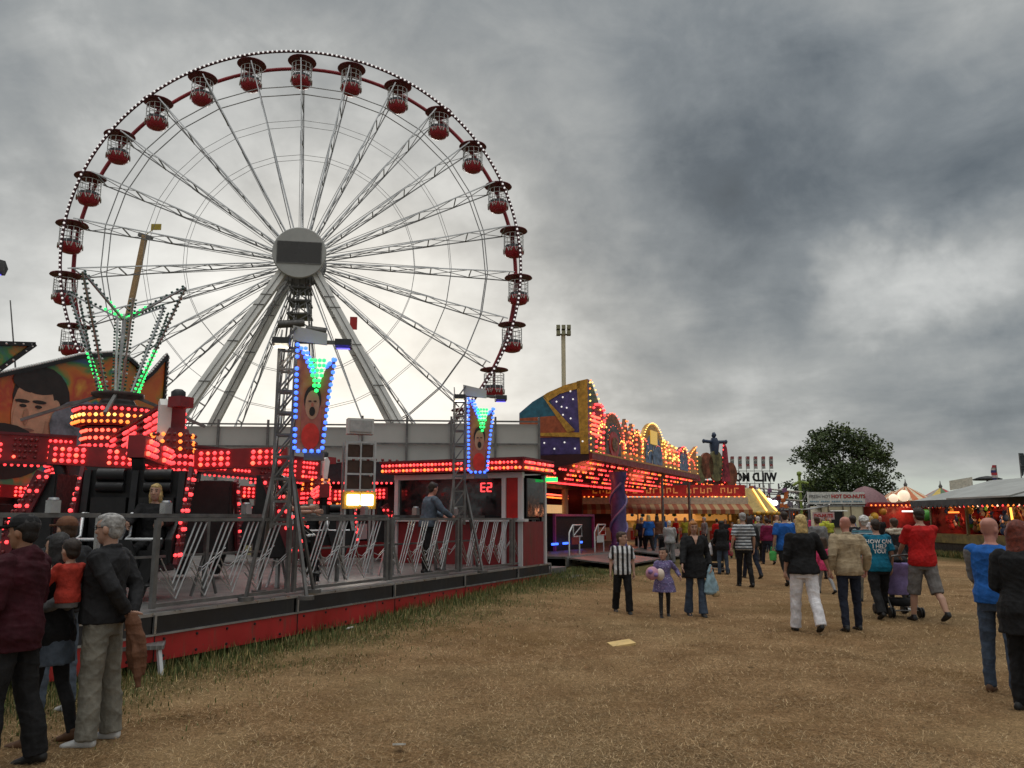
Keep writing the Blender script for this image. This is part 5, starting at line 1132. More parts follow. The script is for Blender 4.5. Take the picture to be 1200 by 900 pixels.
def stall_lamps():
    for nm,p,e,c,r_ in(('stall_lamp',(20.6,32.0,2.1),55,(1,.45,.18),.25),('stall_lamp',(20.6,36.0,2.1),55,(1,.40,.20),.25),('stall_lamp',(22.5,29.9,2.1),40,(1,.5,.22),.2),('balloon_stall_lamp',(27.2,56.6,2.2),60,(1,.40,.20),.25),('food_stall_lamp',(6.5,47.5,2.2),35,(1,.62,.25),.3),('food_stall_lamp',(10.5,47.3,2.2),35,(1,.62,.25),.3),('ride_lamp',(3.0,32.5,2.9),45,(1,.16,.07),.4),('ride_lamp',(6.2,39.5,2.9),45,(1,.16,.07),.4),('tent_lamp',(30.8,63.0,2.2),130,(1,.5,.25),.3),('tent_lamp',(34.6,65.0,2.2),130,(1,.45,.25),.3)):
        l=bpy.data.lights.new(nm,'POINT'); l.energy=e; l.color=c; l.shadow_soft_size=r_; o=bpy.data.objects.new(nm,l); COL.objects.link(o); o.location=p
stall_lamps()
def litter():
    p=gnd(727,756); T=thing('cardboard_sheet','flat piece of tan cardboard lying on the straw','cardboard',(p.x,p.y,.02),R(20)); m=MB(); m.prism([(-.17,-.12),(.16,-.14),(.19,.11),(-.13,.13)],(0,0,0),(1,0,.10),(0,1,.05),.012); m.build('sheet',mat('cardboard',(.60,.42,.18),.85,0,.15,6),T); m=MB(); m.prism([(-.16,-.125),(.15,-.145),(.15,-.10),(-.16,-.07)],(0,0,-.018),(1,0,.06),(0,1,0),.012); m.build('folded_flap',MATS['cardboard'],T)
    for i,(px,py,lab) in enumerate(((410,745,'small white scrap of litter on the grass by the red platform skirt'),(692,671,'crumpled white scrap by the boarding ramp'),(701,673,'flat pale scrap beside the crumpled one by the ramp'),(823,694,'tiny white scrap behind the woman with the carrier bag'),(468,881,'short pale straw coloured scrap near the bottom of the field'))):
        p=gnd(px,py); o=MB(); o.prism([(-.05,-.03),(.02,-.045),(.055,.0),(.02,.04),(-.04,.03)],(0,0,0),(1,0,.25),(0,1,.1),.012); q=o.build('litter_scrap',mat('paper_white',(.55,.54,.5),.8),None,(p.x,p.y,gz(p.x,p.y)+.045),i*1.1); tag(q,lab,'litter','scraps of litter on the field')
litter()
# ================================================================ people
V3=Vector
def loft(mb,rings,n=12,m=0):
    """rings: (centre, rx, ry) horizontal, or (centre, rx, ry, ux, uy)"""
    vs=[];fs=[]
    for rg in rings:
        c=V3(rg[0]); ux,uy=(rg[3],rg[4]) if len(rg)>3 else (V3((1,0,0)),V3((0,1,0)))
        vs+=[c+ux*(rg[1]*math.cos(2*PI*j/n))+uy*(rg[2]*math.sin(2*PI*j/n)) for j in range(n)]
    for i in range(len(rings)-1): fs+=[(i*n+j,i*n+(j+1)%n,(i+1)*n+(j+1)%n,(i+1)*n+j) for j in range(n)]
    k=len(vs)-n; fs.append(tuple(range(n))[::-1]); fs.append(tuple(range(k,k+n))); mb.add(vs,fs,m,True)
def ellip(mb,c,rx,ry,rz,M=None,n=10):
    rings=[]
    for i in range(n+1):
        t=-PI/2+PI*i/n; q=max(.02,math.cos(t)); cc=V3((c[0],c[1],c[2]+rz*math.sin(t))); rings.append((cc,rx*q,ry*q))
    k=len(mb.v); loft(mb,rings,14)
    if M is not None: mb.v[k:]=[tuple(M@V3(v)) for v in mb.v[k:]]
DG=lambda:bpy.context.evaluated_depsgraph_get()
def remesh(mb,name,m,parent,vox,smooth=4,fold=0.0,seed=0,extra=None):
    o=mb.build('tmp',m); r=o.modifiers.new('r','REMESH'); r.mode='VOXEL'; r.voxel_size=vox; r.use_smooth_shade=True
    s=o.modifiers.new('s','SMOOTH'); s.factor=.5; s.iterations=smooth
    bpy.context.view_layer.update(); me=bpy.data.meshes.new_from_object(o.evaluated_get(DG())); bpy.data.objects.remove(o)
    n=len(me.vertices); co=np.empty(n*3); me.vertices.foreach_get('co',co); co=co.reshape(-1,3)
    if fold:
        no=np.empty(n*3); me.vertices.foreach_get('normal',no); no=no.reshape(-1,3); rg=np.random.default_rng(seed+3); d=np.zeros(n)
        for k in range(5):
            q=rg.normal(0,1,3)*np.array([.7,.7,1.2]); q=q/np.linalg.norm(q)*rg.uniform(22,60); w2=rg.normal(0,9,3)
            d+=1.6*(1-np.abs(np.sin(.5*(co@q)+1.4*np.sin(co@w2+rg.uniform(0,6))+rg.uniform(0,6))))**2.5
        d+=.8*np.sin(co[:,2]*34+5*np.sin(co[:,0]*9+co[:,1]*7+seed)); d-=d.mean(); co=co+no*(d*fold/3.2)[:,None]
        me.vertices.foreach_set('co',co.ravel())
    me.materials.clear(); me.materials.append(m)
    if extra is not None and extra.v:      # hands join the body mesh at the wrist
        import bmesh
        b=bmesh.new(); b.from_mesh(me); vs=[b.verts.new(v) for v in extra.v]
        for f in extra.f:
            try: q=b.faces.new([vs[i] for i in f]); q.smooth=True
            except ValueError: pass
        b.to_mesh(me); b.free()
    me.name=name; me.polygons.foreach_set('use_smooth',[True]*len(me.polygons)); me.update()
    ob=bpy.data.objects.new(name,me); COL.objects.link(ob); ob.parent=parent; return ob
CLOTH={}
def cloth(name,col,rough=.85,var=.22): return mat('cloth_'+name,col,rough,0,var,9,.25,spec=.2)
SKIN=mat('skin',(.42,.24,.17),.5,0,.10,8,spec=.4); SKIN2=mat('skin_ruddy',(.45,.20,.15),.5,0,.12,8,spec=.4); SKIN3=mat('skin_tan',(.30,.15,.09),.5,0,.12,8,spec=.4)
HAIR={k:mat('hair_'+k,c,.6,0,.4,30,.3) for k,c in dict(black=(.012,.010,.010),brown=(.05,.026,.014),grey=(.30,.29,.28),white=(.52,.51,.49),blond=(.50,.36,.15),orange=(.32,.12,.022),red=(.13,.024,.012),dark=(.025,.015,.010)).items()}
EYE=mat('eye_dark',(.02,.015,.012),.2); LIP=mat('lip',(.28,.09,.075),.5); BROW=mat('brow',(.05,.03,.02),.7)
K=dict(black=cloth('black',(.014,.014,.015)),maroon=cloth('maroon',(.042,.008,.013)),charcoal=cloth('charcoal',(.022,.022,.024)),grey=cloth('grey',(.17,.17,.175)),lgrey=cloth('light_grey',(.33,.33,.335)),khaki=cloth('khaki_grey',(.19,.18,.15)),white=cloth('white',(.68,.66,.68)),beige=cloth('beige',(.36,.28,.18)),teal=cloth('teal',(.008,.13,.21)),red=cloth('red',(.42,.014,.014)),blue=cloth('blue',(.018,.10,.36)),royal=cloth('royal',(.02,.11,.38)),jeans=cloth('jeans',(.055,.075,.11)),djeans=cloth('dark_jeans',(.018,.022,.036)),pink=cloth('pink',(.55,.05,.14)),navy=cloth('navy',(.02,.025,.05)),burg=cloth('burgundy',(.16,.012,.05)),slate=cloth('slate',(.08,.10,.13)),brown=cloth('brown',(.13,.06,.035)),orange=cloth('coral',(.42,.045,.03)),cream=cloth('cream',(.5,.45,.36)),olive=cloth('olive',(.08,.085,.045)),shortg=cloth('shorts_grey',(.14,.13,.125)),lilac=cloth('lilac',(.25,.20,.42)),green=cloth('bright_green',(.08,.40,.10)),yell=cloth('yellow_green',(.42,.45,.05)))  # maroon, charcoal and khaki darkened: near-left group's shade put into the cloth colour
K['vstripe']=stripes('cloth_vertical_stripe',[(.012,.012,.014),(.62,.62,.62)],0,.105); K['hstripe']=stripes('cloth_horizontal_stripe',[(.46,.48,.50),(.46,.48,.50),(.035,.04,.05),(.07,.08,.09)],2,.072)
K['plaid']=stripes('cloth_plaid',[(.04,.16,.20),(.02,.03,.05),(.30,.38,.40),(.03,.09,.13)],2,.09)
def dots(name,base,a,b_):
    m=bpy.data.materials.new(name); m.use_nodes=True; b=NB(m.node_tree); pb=m.node_tree.nodes['Principled BSDF']; v=b.n('ShaderNodeTexVoronoi'); b.put(v.inputs['Vector'],coords(b)); v.inputs['Scale'].default_value=26
    c=b.mix(b.mr(v.outputs['Distance'],.25,.38,1,0),base,b.mix(b.mr(v.outputs['Color'],.4,.6,0,1),a,b_)); b.put(pb.inputs['Base Color'],c); pb.inputs['Roughness'].default_value=.85; return m
K['purple']=dots('cloth_purple_print',(.12,.10,.22),(.38,.36,.52),(.24,.12,.26)); K['leggings']=dots('cloth_printed_leggings',(.014,.014,.016),(.10,.10,.11),(.02,.02,.02))
SHOE=dict(black=mat('shoe_black',(.012,.012,.012),.5,0,.3),white=mat('shoe_white',(.55,.55,.54),.6,0,.15),brown=mat('shoe_brown',(.10,.045,.02),.6,0,.25))

def ik(S,Wp,pole,l1,l2):
    S,Wp=V3(S),V3(Wp); d=Wp-S; L=min(d.length,(l1+l2)*.998); d=d.normalized(); Wp=S+d*L
    a=(l1*l1-l2*l2+L*L)/(2*L); h=math.sqrt(max(0,l1*l1-a*a)); p=V3(pole); p=(p-d*p.dot(d)).normalized()
    return S+d*a+p*h,Wp
def hand(mb,Wp,d,pn,curl,side):
    """palm, four unequal fingers bent toward palm normal pn, thumb off the side; d = direction of the hand"""
    d=d.normalized(); pn=(pn-d*pn.dot(d)).normalized(); s=d.cross(pn)*side   # towards the thumb
    loft(mb,[(Wp-d*.02,.026,.020,s,pn),(Wp+d*.02,.034,.019,s,pn),(Wp+d*.06,.041,.017,s,pn),(Wp+d*.095,.040,.014,s,pn)],10)
    for i,(o,L) in enumerate(((.030,.072),(.010,.080),(-.010,.075),(-.030,.060))):
        p=Wp+d*.088+s*o; pts=[p]; a=0.0
        for q in(.42,.33,.25): a+=curl; dd=d*math.cos(a)+pn*math.sin(a); p=p+dd*L*q; pts.append(p)
        mb.tube(pts,[.0098,.0092,.0085,.0065],7)
    p=Wp+d*.025+s*.030; pts=[p,p+(s*.75+d*.65)*.032,p+(s*.9+d*1.3+pn*.3)*.040,p+(s*.95+d*2.0+pn*(.5+curl))*.040]; mb.tube(pts,[.013,.012,.0105,.007],7)

def person(label,x,y,h,rz,z=None,sex='m',top='black',sleeve='long',hem=.88,flare=0.0,tt=.022,bottom='black',leg='trousers',shoes='black',hair='brown',style='short',skin=None,
           legL=(0,0,2),legR=(0,0,2),wL=None,wR=None,pL=None,pR=None,lean=0,hy=0,hp=0,hs=1.0,vox=.012,belly=0.0,face=True,collar=None,hands=True,cap=None,curl=.35,seat=False,build_=1.0,vneck=False,glasses=False,hood=False,group=None,seed=0):
    T=thing('person',label,'person',(x,y,gz(x,y)-.015 if z is None else z),R(rz),group); s=h/1.75; T.scale=(s,s,s)
    skin=skin or SKIN; fem=sex=='f'; kid=hs>1.15; bw=build_
    sw=(.165 if fem else .185)*bw; 
    prof=[(.84,.150,.105,0),(.92,.170,.122,-.008),(1.00,.160,.116,-.004),(1.09,.148,.106,.0),(1.20,.158,.114,.004),(1.31,.178,.124,.002),(1.385,.172,.112,-.006),(1.435,.122,.088,-.012),(1.475,.066,.064,-.012)]
    if fem: prof=[(.84,.160,.112,-.004),(.92,.178,.128,-.012),(1.00,.158,.112,-.004),(1.09,.132,.098,0),(1.20,.144,.112,.008),(1.30,.158,.124,.010),(1.38,.155,.106,-.006),(1.435,.108,.082,-.012),(1.475,.058,.057,-.012)]
    prof=[(z_,rx*bw,(ry+(belly if .9<z_<1.25 else 0)*.5)*bw,yo+(belly*.5 if .9<z_<1.25 else 0)) for z_,rx,ry,yo in prof]
    LM=Matrix.Translation((0,0,.93))@Matrix.Rotation(R(-lean),4,'X')@Matrix.Translation((0,0,-.93))
    up=lambda p:LM@V3(p)
    HC=up((0,.012+.01*(hs-1),1.615+.06*(hs-1))); HM=Matrix.Translation(HC)@LM.to_3x3().to_4x4()@Matrix.Rotation(R(hy),4,'Z')@Matrix.Rotation(R(-hp),4,'X')@Matrix.Scale(hs,4)
    # legs
    J={}
    for nm,sd,(pt,kn,ab) in(('L',-1,legL),('R',1,legR)):
        hp_=V3((sd*.088*bw,0,.90)); d1=V3((sd*math.sin(R(ab)),math.sin(R(pt)),-math.cos(R(pt)))).normalized(); d2=V3((sd*math.sin(R(ab))*.6,math.sin(R(pt-kn)),-math.cos(R(pt-kn)))).normalized()
        k=hp_+d1*.42; a=k+d2*.405; J[nm]=(hp_,k,a,pt-kn)
    drop=0.0 if seat else min(J['L'][2].z,J['R'][2].z)-.078
    dv=V3((0,0,-drop))
    # arms
    A={}
    for nm,sd,w_,po in(('L',-1,wL,pL),('R',1,wR,pR)):
        S=up((sd*sw,-.008,1.405)); w_=w_ or (sd*(sw+.075),.05,.885); po=po or (sd*.35,-1,-.1)
        e,wp=ik(S,w_,po,.285,.255); A[nm]=(S,e,wp,sd)
    # ---- body
    B=MB(); loft(B,[(up((0,yo,z_)),rx*.93,ry*.93) for z_,rx,ry,yo in prof])
    B.tube([up((0,-.014,1.43)),up((0,-.008,1.50)),HM@V3((0,-.012,-.06))],[.060,.052*hs**.5,.052*hs**.3],10)
    k0=len(B.v)
    loft(B,[(V3((0,yo,z_)),rx,ry) for z_,rx,ry,yo in((-.118,.022,.024,.040),(-.106,.040,.050,.030),(-.075,.056,.072,.016),(-.035,.066,.086,.006),(.01,.073,.094,.0),(.05,.0745,.097,-.004),(.082,.066,.086,-.008),(.104,.046,.062,-.010),(.118,.016,.022,-.010))],14)
    if face:
        B.tube([(0,.086,.022),(0,.103,-.008),(0,.110,-.026),(0,.094,-.034)],[.007,.010,.0135,.008],7); ellip(B,(0,.078,-.073),.022,.016,.012); ellip(B,(0,.078,.030),.050,.018,.012); ellip(B,(.036,.070,-.020),.020,.018,.016); ellip(B,(-.036,.070,-.020),.020,.018,.016)
        for sd in(-1,1): ellip(B,(sd*.075,-.008,-.012),.012,.021,.032)
    B.v[k0:]=[tuple(HM@V3(v)) for v in B.v[k0:]]
    for nm in'LR':
        hp_,kn,an,an_=J[nm]; mid=(kn+an)/2+V3((0,-.012,.04)); lk=1.0 if leg=='shorts' else .78; B.tube([hp_+dv,(hp_+kn)/2+dv,kn+dv,mid+dv,an+dv],[.080*bw*lk,.072*bw*lk,.052*lk,.056*lk,.036*lk],10)
        ft=R(min(0,an_)*.55) if not seat else 0; fd=V3((0,math.cos(ft),math.sin(ft))); B.tube([an+dv+V3((0,-.02,-.02)),an+dv+fd*.06+V3((0,0,-.04)),an+dv+fd*.15+V3((0,0,-.05))],[.036,.034,.022],8)
    X=MB(); ak=.85 if sleeve in('long','none') else 1.0
    for nm in'LR':
        S,e,wp,sd=A[nm]; B.tube([S,(S+e)/2,e,e+(wp-e)*.3,wp],[.054*bw*ak,.047*bw*ak,.038*ak,.039*ak,.025],10)
        d=(wp-e).normalized(); pn=V3((-sd,.25,0)); 
        if hands: hand(X,wp,d,pn,curl,1 if sd<0 else -1)
        else: ellip(B,wp+d*.05,.03,.035,.055)
    if hands and vox>.016: 
        for nm in'LR': S,e,wp,sd=A[nm]; B.tube([wp,wp+(wp-e).normalized()*.04],[.026,.03],8)
    body=remesh(B,'body',skin,T,vox,3,extra=X if hands else None)
    # ---- top
    ts=tt; C=MB(); rings=[]; pz=[p[0] for p in prof]
    def pr(z_):
        z_=max(z_,pz[0]); return tuple(float(np.interp(z_,pz,[p[i] for p in prof])) for i in(1,2,3))
    zs=[hem]+[q for q in(.84,.90,.96,1.02,1.09,1.15,1.20,1.26,1.31,1.36,1.385,1.42,1.445) if q>hem+.02]
    for z_ in zs:
        rx,ry,yo=pr(z_); fl=flare*max(0,(1.12-z_)/.4); k=1.0 if z_<1.4 else .6
        lo=max(0,min(1,(1.2-z_)/.35))*.010; rings.append((up((0,yo,z_)) if z_>.80 else up((0,yo,.80))+V3((0,0,z_-.80)),rx+ts*k+fl+lo,ry+ts*k+fl+lo))
    rx,ry,yo=pr(1.46); rings.append((up((0,yo,1.462)),rx*.86+.012,ry*.86+.012)); loft(C,rings,16)
    if collar or hood: C.tube([up((.062*math.cos(t),-.010+.062*math.sin(t),1.468-.018*math.sin(t))) for t in np.linspace(0,2*PI,14)[:-1]],.020 if collar else .04,8,0,True)
    if hood: ellip(C,up((0,-.085,1.44)),.10,.05,.07)
    for nm in'LR':
        S,e,wp,sd=A[nm]; ellip(C,S+V3((-sd*.008,0,-.004)),.066*bw+.3*ts,.064*bw+.3*ts,.062+.2*ts)
        if sleeve=='long': C.tube([S,(S+e)/2,e,e+(wp-e)*.5,wp-(wp-e)*.04],[.064*bw+ts*.35,.056*bw+ts*.5,.047+ts*.5,.043+ts*.5,.037+ts*.4],10)
        elif sleeve=='short': C.tube([S,S+(e-S)*.45,S+(e-S)*.82],[.058*bw+ts*.3,.058*bw+ts*.4,.060*bw+ts*.45],10)
        elif sleeve=='three': C.tube([S,e,e+(wp-e)*.35],[.062*bw+ts*.3,.050+ts*.5,.048+ts*.5],10)
    shirt=remesh(C,'top',K[top] if isinstance(top,str) else top,T,vox,3,fold=.0085 if vox<.02 else .007,seed=seed)
    # ---- legs wear
    G=MB(); loft(G,[(up((0,yo,z_)) if z_>.9 else V3((0,yo,z_)),rx+.014,ry+.012) for z_,rx,ry,yo in[(z_,)+pr(z_) for z_ in(.80,.86,.92,.97,1.02)]],14); G.v=[tuple(V3(v)+dv) if not seat else v for v in G.v]
    wd=dict(trousers=(.092,.080,.068,.060,.056),loose=(.100,.092,.082,.080,.082),flared=(.090,.076,.064,.072,.088),leggings=(.083,.072,.056,.054,.042),shorts=(.105,.105,.098,0,0))[leg]
    for nm in'LR':
        hp_,kn,an,_=[q+dv if isinstance(q,Vector) else q for q in J[nm]]; mid=(kn+an)/2+V3((0,-.008,.03)); f_=bw
        if leg=='shorts': G.tube([hp_+V3((0,0,.02)),(hp_+kn)/2,kn+(an-kn)*.16],[wd[0]*f_,wd[1],wd[2]],12)
        else: G.tube([hp_+V3((0,0,.02)),(hp_+kn)/2,kn,mid,an+V3((0,0,-.015))],[wd[0]*f_,wd[1]*f_,wd[2],wd[3],wd[4]],12)
    remesh(G,'trousers' if leg not in('shorts','leggings') else leg,K[bottom],T,vox,3,fold=.0075 if leg!='leggings' else .002,seed=seed+9)
    # ---- shoes
    for nm in'LR':
        an,a_=J[nm][2]+dv,J[nm][3]; ft=0 if seat else R(min(0,a_)*.55); F=V3((0,math.cos(ft),math.sin(ft))); U=V3((0,-math.sin(ft),math.cos(ft))); Xx=V3((1,0,0)); o=an-U*.038
        H_=MB(); q=kid and 1.1 or 1.0
        loft(H_,[(o+F*t*q+U*u_,rx,rz_,Xx,U) for t,u_,rx,rz_ in((-.075,.0,.020,.022),(-.06,.004,.036,.042),(-.01,.008,.040,.052),(.05,.0,.043,.044),(.10,-.010,.049,.032),(.15,-.016,.046,.024),(.185,-.020,.030,.015),(.192,-.022,.012,.008))],12)
        loft(H_,[(o+F*.0-U*.0,.041,.043),(o+V3((0,-.012,.065)),.040,.045)],10); remesh(H_,'shoe',SHOE[shoes],T,max(.010,vox*.9),2)
    # ---- hair, cap, face
    if style!='bald':
        Hh=MB(); ellip(Hh,(0,-.020,.040),.083,.098,.088); ellip(Hh,(0,-.048,-.018),.070,.056,.070); ellip(Hh,(0,.030,.082),.066,.062,.036)
        if style in('long','bob'):
            L=.20 if style=='long' else .085
            for sd in(-1,1): ellip(Hh,(sd*.062,-.018,-.05),.030,.055,.10); ellip(Hh,(sd*.058,-.045,-.09-L*.3),.035,.045,.06+L*.3)
            loft(Hh,[(V3((0,-.05,.03)),.085,.060),(V3((0,-.062,-.08)),.088,.052),(V3((0,-.068,-.10-L*.5)),.090,.045),(V3((0,-.066,-.10-L)),.066,.026)],12)
        if style=='tied': ellip(Hh,(0,-.105,.055),.036,.036,.036); ellip(Hh,(0,-.115,.0),.026,.024,.055)
        if style=='curly':
            rr=random.Random(seed)
            for i in range(60): a=rr.uniform(0,2*PI); t=rr.uniform(-.35,1); q=math.sqrt(max(0,1-t*t)); ellip(Hh,(.088*q*math.cos(a),-.028+.085*q*math.sin(a)-.02,.035+.085*t),.024,.024,.024,n=5)
        Hh.v=[tuple(HM@V3(v)) for v in Hh.v]; remesh(Hh,'hair',HAIR[hair],T,min(vox,.012)*hs if vox<.02 else vox,2,fold=.007,seed=seed+4)
    if cap:
        Cc=MB(); loft(Cc,[(V3((0,-.006,z_)),a,b) for z_,a,b in((.035,.088,.110),(.07,.087,.108),(.10,.072,.090),(.125,.040,.05),(.13,.01,.012))],14); loft(Cc,[(V3((0,.135,.030)),.066,.095),(V3((0,.13,.050)),.070,.10)],14); Cc.v=[tuple(HM@V3(v)) for v in Cc.v]; remesh(Cc,'cap',K[cap],T,max(.006,vox*.6),1)
    if face and vox<=.014:
        for sd in(-1,1):
            e=MB(); e.ball(HM@V3((sd*.031,.083,.012)),.0105*hs,0,(1.2,1,.75)); e.build('eye',EYE,T); b_=MB(); b_.tube([HM@V3((sd*.016,.094,.036)),HM@V3((sd*.034,.091,.040)),HM@V3((sd*.050,.078,.035))],.0045*hs,5); b_.build('eyebrow',BROW if hair not in('grey','white') else HAIR['grey'],T)
        l=MB(); l.tube([HM@V3((-.022,.084,-.066)),HM@V3((0,.0945,-.064)),HM@V3((.022,.084,-.066))],.006*hs,6); l.build('mouth',LIP,T)
    if glasses:
        g=MB()
        for sd in(-1,1): g.tube([HM@V3((sd*(.033+.021*math.cos(t)),.100-.006*abs(math.cos(t)),.012+.016*math.sin(t))) for t in np.linspace(0,2*PI,12)[:-1]],.0028,5,0,True); g.tube([HM@V3((sd*.054,.094,.016)),HM@V3((sd*.077,.01,.014))],.0028,5)
        g.tube([HM@V3((-.012,.102,.014)),HM@V3((.012,.102,.014))],.0028,5); g.build('glasses',BLACK,T)
    if vneck:
        v=MB(); ry=pr(1.38)[1]; zz=1.33; v.add([up((-.058,ry+.012,1.462)),up((.058,ry+.012,1.462)),up((.03,pr(1.39)[1]+ts+.020,1.39)),up((0,pr(zz)[1]+ts+.020,1.30)),up((-.03,pr(1.39)[1]+ts+.020,1.39))],[(0,1,2,3,4)]); v.build('neckline',skin,T)
    T['_a']=[*A['L'][2],*A['R'][2]]
    return T
def wrist(T,nm):
    a=list(T['_a']); p=V3(a[:3] if nm=='L' else a[3:]); s=T.scale[0]
    return Matrix.Translation(T.location)@Matrix.Rotation(T.rotation_euler.z,4,'Z')@(p*s)
def to_local(T,p):
    s=T.scale[0]; return (Matrix.Rotation(-T.rotation_euler.z,4,'Z')@(V3(p)-T.location))/s
def px2(px,Y): p=at(px,607,Y); return p.x,Y
WALKA=dict(legL=(20,8,2),legR=(-14,22,2)); WALKB=dict(legR=(20,8,2),legL=(-14,22,2)); WALKC=dict(legL=(9,4,2),legR=(-7,10,2)); STAND=dict(legL=(2,3,3),legR=(-2,3,3))
# ---------------------------------------------------------------- the crowd, nearest first
def lay():
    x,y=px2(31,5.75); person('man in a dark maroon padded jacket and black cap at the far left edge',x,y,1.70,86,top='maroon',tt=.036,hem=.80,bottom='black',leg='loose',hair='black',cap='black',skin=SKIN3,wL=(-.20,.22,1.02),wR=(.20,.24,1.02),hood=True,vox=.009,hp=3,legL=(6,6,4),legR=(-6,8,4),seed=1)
    x,y=px2(72,6.35); w=person('dark haired woman in a black coat, grey skirt and brown boots carrying a toddler',x,y,1.56,78,sex='f',top='black',tt=.035,hem=.82,bottom='charcoal',leg='leggings',shoes='brown',hair='black',style='long',wL=(-.10,.22,1.12),wR=(.16,.24,1.10),vox=.010,hp=8,legL=(5,4,3),legR=(-8,10,3),seed=2)
    s=MB(); loft(s,[(V3((0,0,.97)),.185,.150),(V3((0,0,.80)),.215,.175),(V3((0,0,.66)),.225,.185)],14); remesh(s,'skirt',K['slate'],w,.012,3,.006,5)
    bx,by=px2(87,6.2); person('toddler in a coral red top held against the dark haired woman',bx,by,.86,60,z=.60,sex='m',top='orange',sleeve='long',tt=.026,bottom='grey',leg='loose',shoes='white',hair='dark',hs=1.5,seat=True,legL=(70,60,14),legR=(70,60,14),wL=(-.16,.26,1.30),wR=(.14,.28,1.34),vox=.016,seed=3)
    x,y=px2(80,7.3); person('person in a brown flat cap half hidden behind the woman with the toddler',x,y,1.69,60,top='charcoal',tt=.03,bottom='slate',shoes='white',hair='brown',cap='brown',vox=.014,seed=4,**STAND)
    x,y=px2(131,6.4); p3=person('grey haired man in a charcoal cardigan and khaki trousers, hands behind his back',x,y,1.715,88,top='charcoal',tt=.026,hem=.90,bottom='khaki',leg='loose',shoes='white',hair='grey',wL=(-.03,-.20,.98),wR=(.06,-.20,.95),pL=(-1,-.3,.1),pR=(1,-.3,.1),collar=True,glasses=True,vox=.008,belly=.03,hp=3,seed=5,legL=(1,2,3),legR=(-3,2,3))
    cl=MB(); rng=random.Random(4); loft(cl,[(V3((0,0,.36)),.03,.04),(V3((0,-.02,.28)),.05,.07),(V3((.01,-.05,.15)),.055,.095),(V3((.01,-.07,.0)),.05,.11),(V3((.02,-.09,-.16)),.035,.09),(V3((.02,-.10,-.22)),.02,.06)],12); cl.tube([(0,.02,.3),(-.03,-.10,.0),(-.02,-.14,-.33)],[.03,.038,.03],8)
    hw=wrist(p3,'L'); T=thing('jacket','brown jacket hanging from the hands behind the grey haired man','jacket',(hw.x+.04,hw.y-.02,hw.z-.28),R(80)); T.scale=(.95,.8,.78); remesh(cl,'cloth',K['brown'],T,.008,3,.010,8); sl=MB(); sl.tube([(.02,-.02,.24),(.05,.02,.0),(.05,.0,-.18)],[.035,.04,.03],8); remesh(sl,'sleeve',K['brown'],T,.008,3,.006,2)
    x,y=px2(40,6.05); T=thing('shoulder_bag','black shoulder bag with a white cord strap beside the dark haired woman','bag',(x,y-.02,.80),R(70)); g=MB(); loft(g,[(V3((0,0,-.16)),.15,.06),(V3((0,0,-.05)),.17,.085),(V3((0,0,.10)),.14,.06),(V3((0,0,.13)),.11,.02)],12); remesh(g,'bag_body',K['black'],T,.012,3,.004); g=MB(); g.tube([(.12,0,.11),(.10,.03,.22),(.0,.05,.26),(-.12,.03,.16),(-.17,.02,.02)],.009,6); g.build('strap',WHITE,T)

    x,y=px2(728,14.28); person('boy in a black and white striped football shirt and black trousers',x,y,1.37,178,top='vstripe',sleeve='short',tt=.03,hem=.84,bottom='black',leg='loose',hair='brown',hs=1.18,hy=62,wL=(-.25,.0,.88),wR=(.26,.02,.88),vox=.011,legL=(8,6,4),legR=(-10,14,5),seed=11)
    x,y=px2(776,14.04); girl=person('small girl in a purple print tunic and dark leggings, holding a plush toy',x,y,1.13,176,sex='f',top='purple',sleeve='long',tt=.03,hem=.66,flare=.10,bottom='leggings',leg='leggings',hair='dark',style='tied',hs=1.32,hy=-38,wL=(-.40,.10,1.06),wR=(.22,.27,1.12),vox=.012,legL=(-8,16,2),legR=(12,5,2),seed=12)
    hp=wrist(girl,'R'); T=thing('plush_toy','round pink and lilac plush toy in the small girl\'s arm','toy',(hp.x-.02,hp.y-.06,hp.z+.02)); m=MB(); m.lathe([(.11*math.sin(PI*i/10)+.001,-.11*math.cos(PI*i/10)) for i in range(11)],14,(-.06,0,0),cap=False); m.build('head',mat('plush_pink',(.50,.25,.33),.9),T); m=MB(); m.lathe([(.075*math.sin(PI*i/8)+.001,-.10*math.cos(PI*i/8)) for i in range(9)],12,(.07,0,-.02),cap=False); m.build('body',mat('plush_cream',(.6,.5,.42),.9),T); m=MB(); m.ball((-.10,-.08,.03),.05); m.ball((-.02,-.09,-.02),.045); m.build('patch',mat('plush_lilac',(.25,.16,.36),.9),T)
    x,y=px2(812,14.28); hw=wrist(girl,'L'); tmp=type('q',(),{})
    class Q: pass
    q=Q(); q.location=V3((x,y,0)); q.scale=(1.63/1.75,)*3; q.rotation_euler=type('e',(),{'z':R(180)})()
    lw=to_local(q,hw+V3((.03,0,.06)))
    wo=person('orange haired woman in a long black cardigan and flared jeans walking with the small girl',x,y,1.63,180,sex='f',top='black',tt=.034,hem=.70,flare=.045,bottom='jeans',leg='flared',hair='orange',style='bob',wR=tuple(lw),wL=(-.27,.06,.92),vneck=True,hp=12,vox=.011,legL=(8,5,2),legR=(-5,8,2),seed=13)
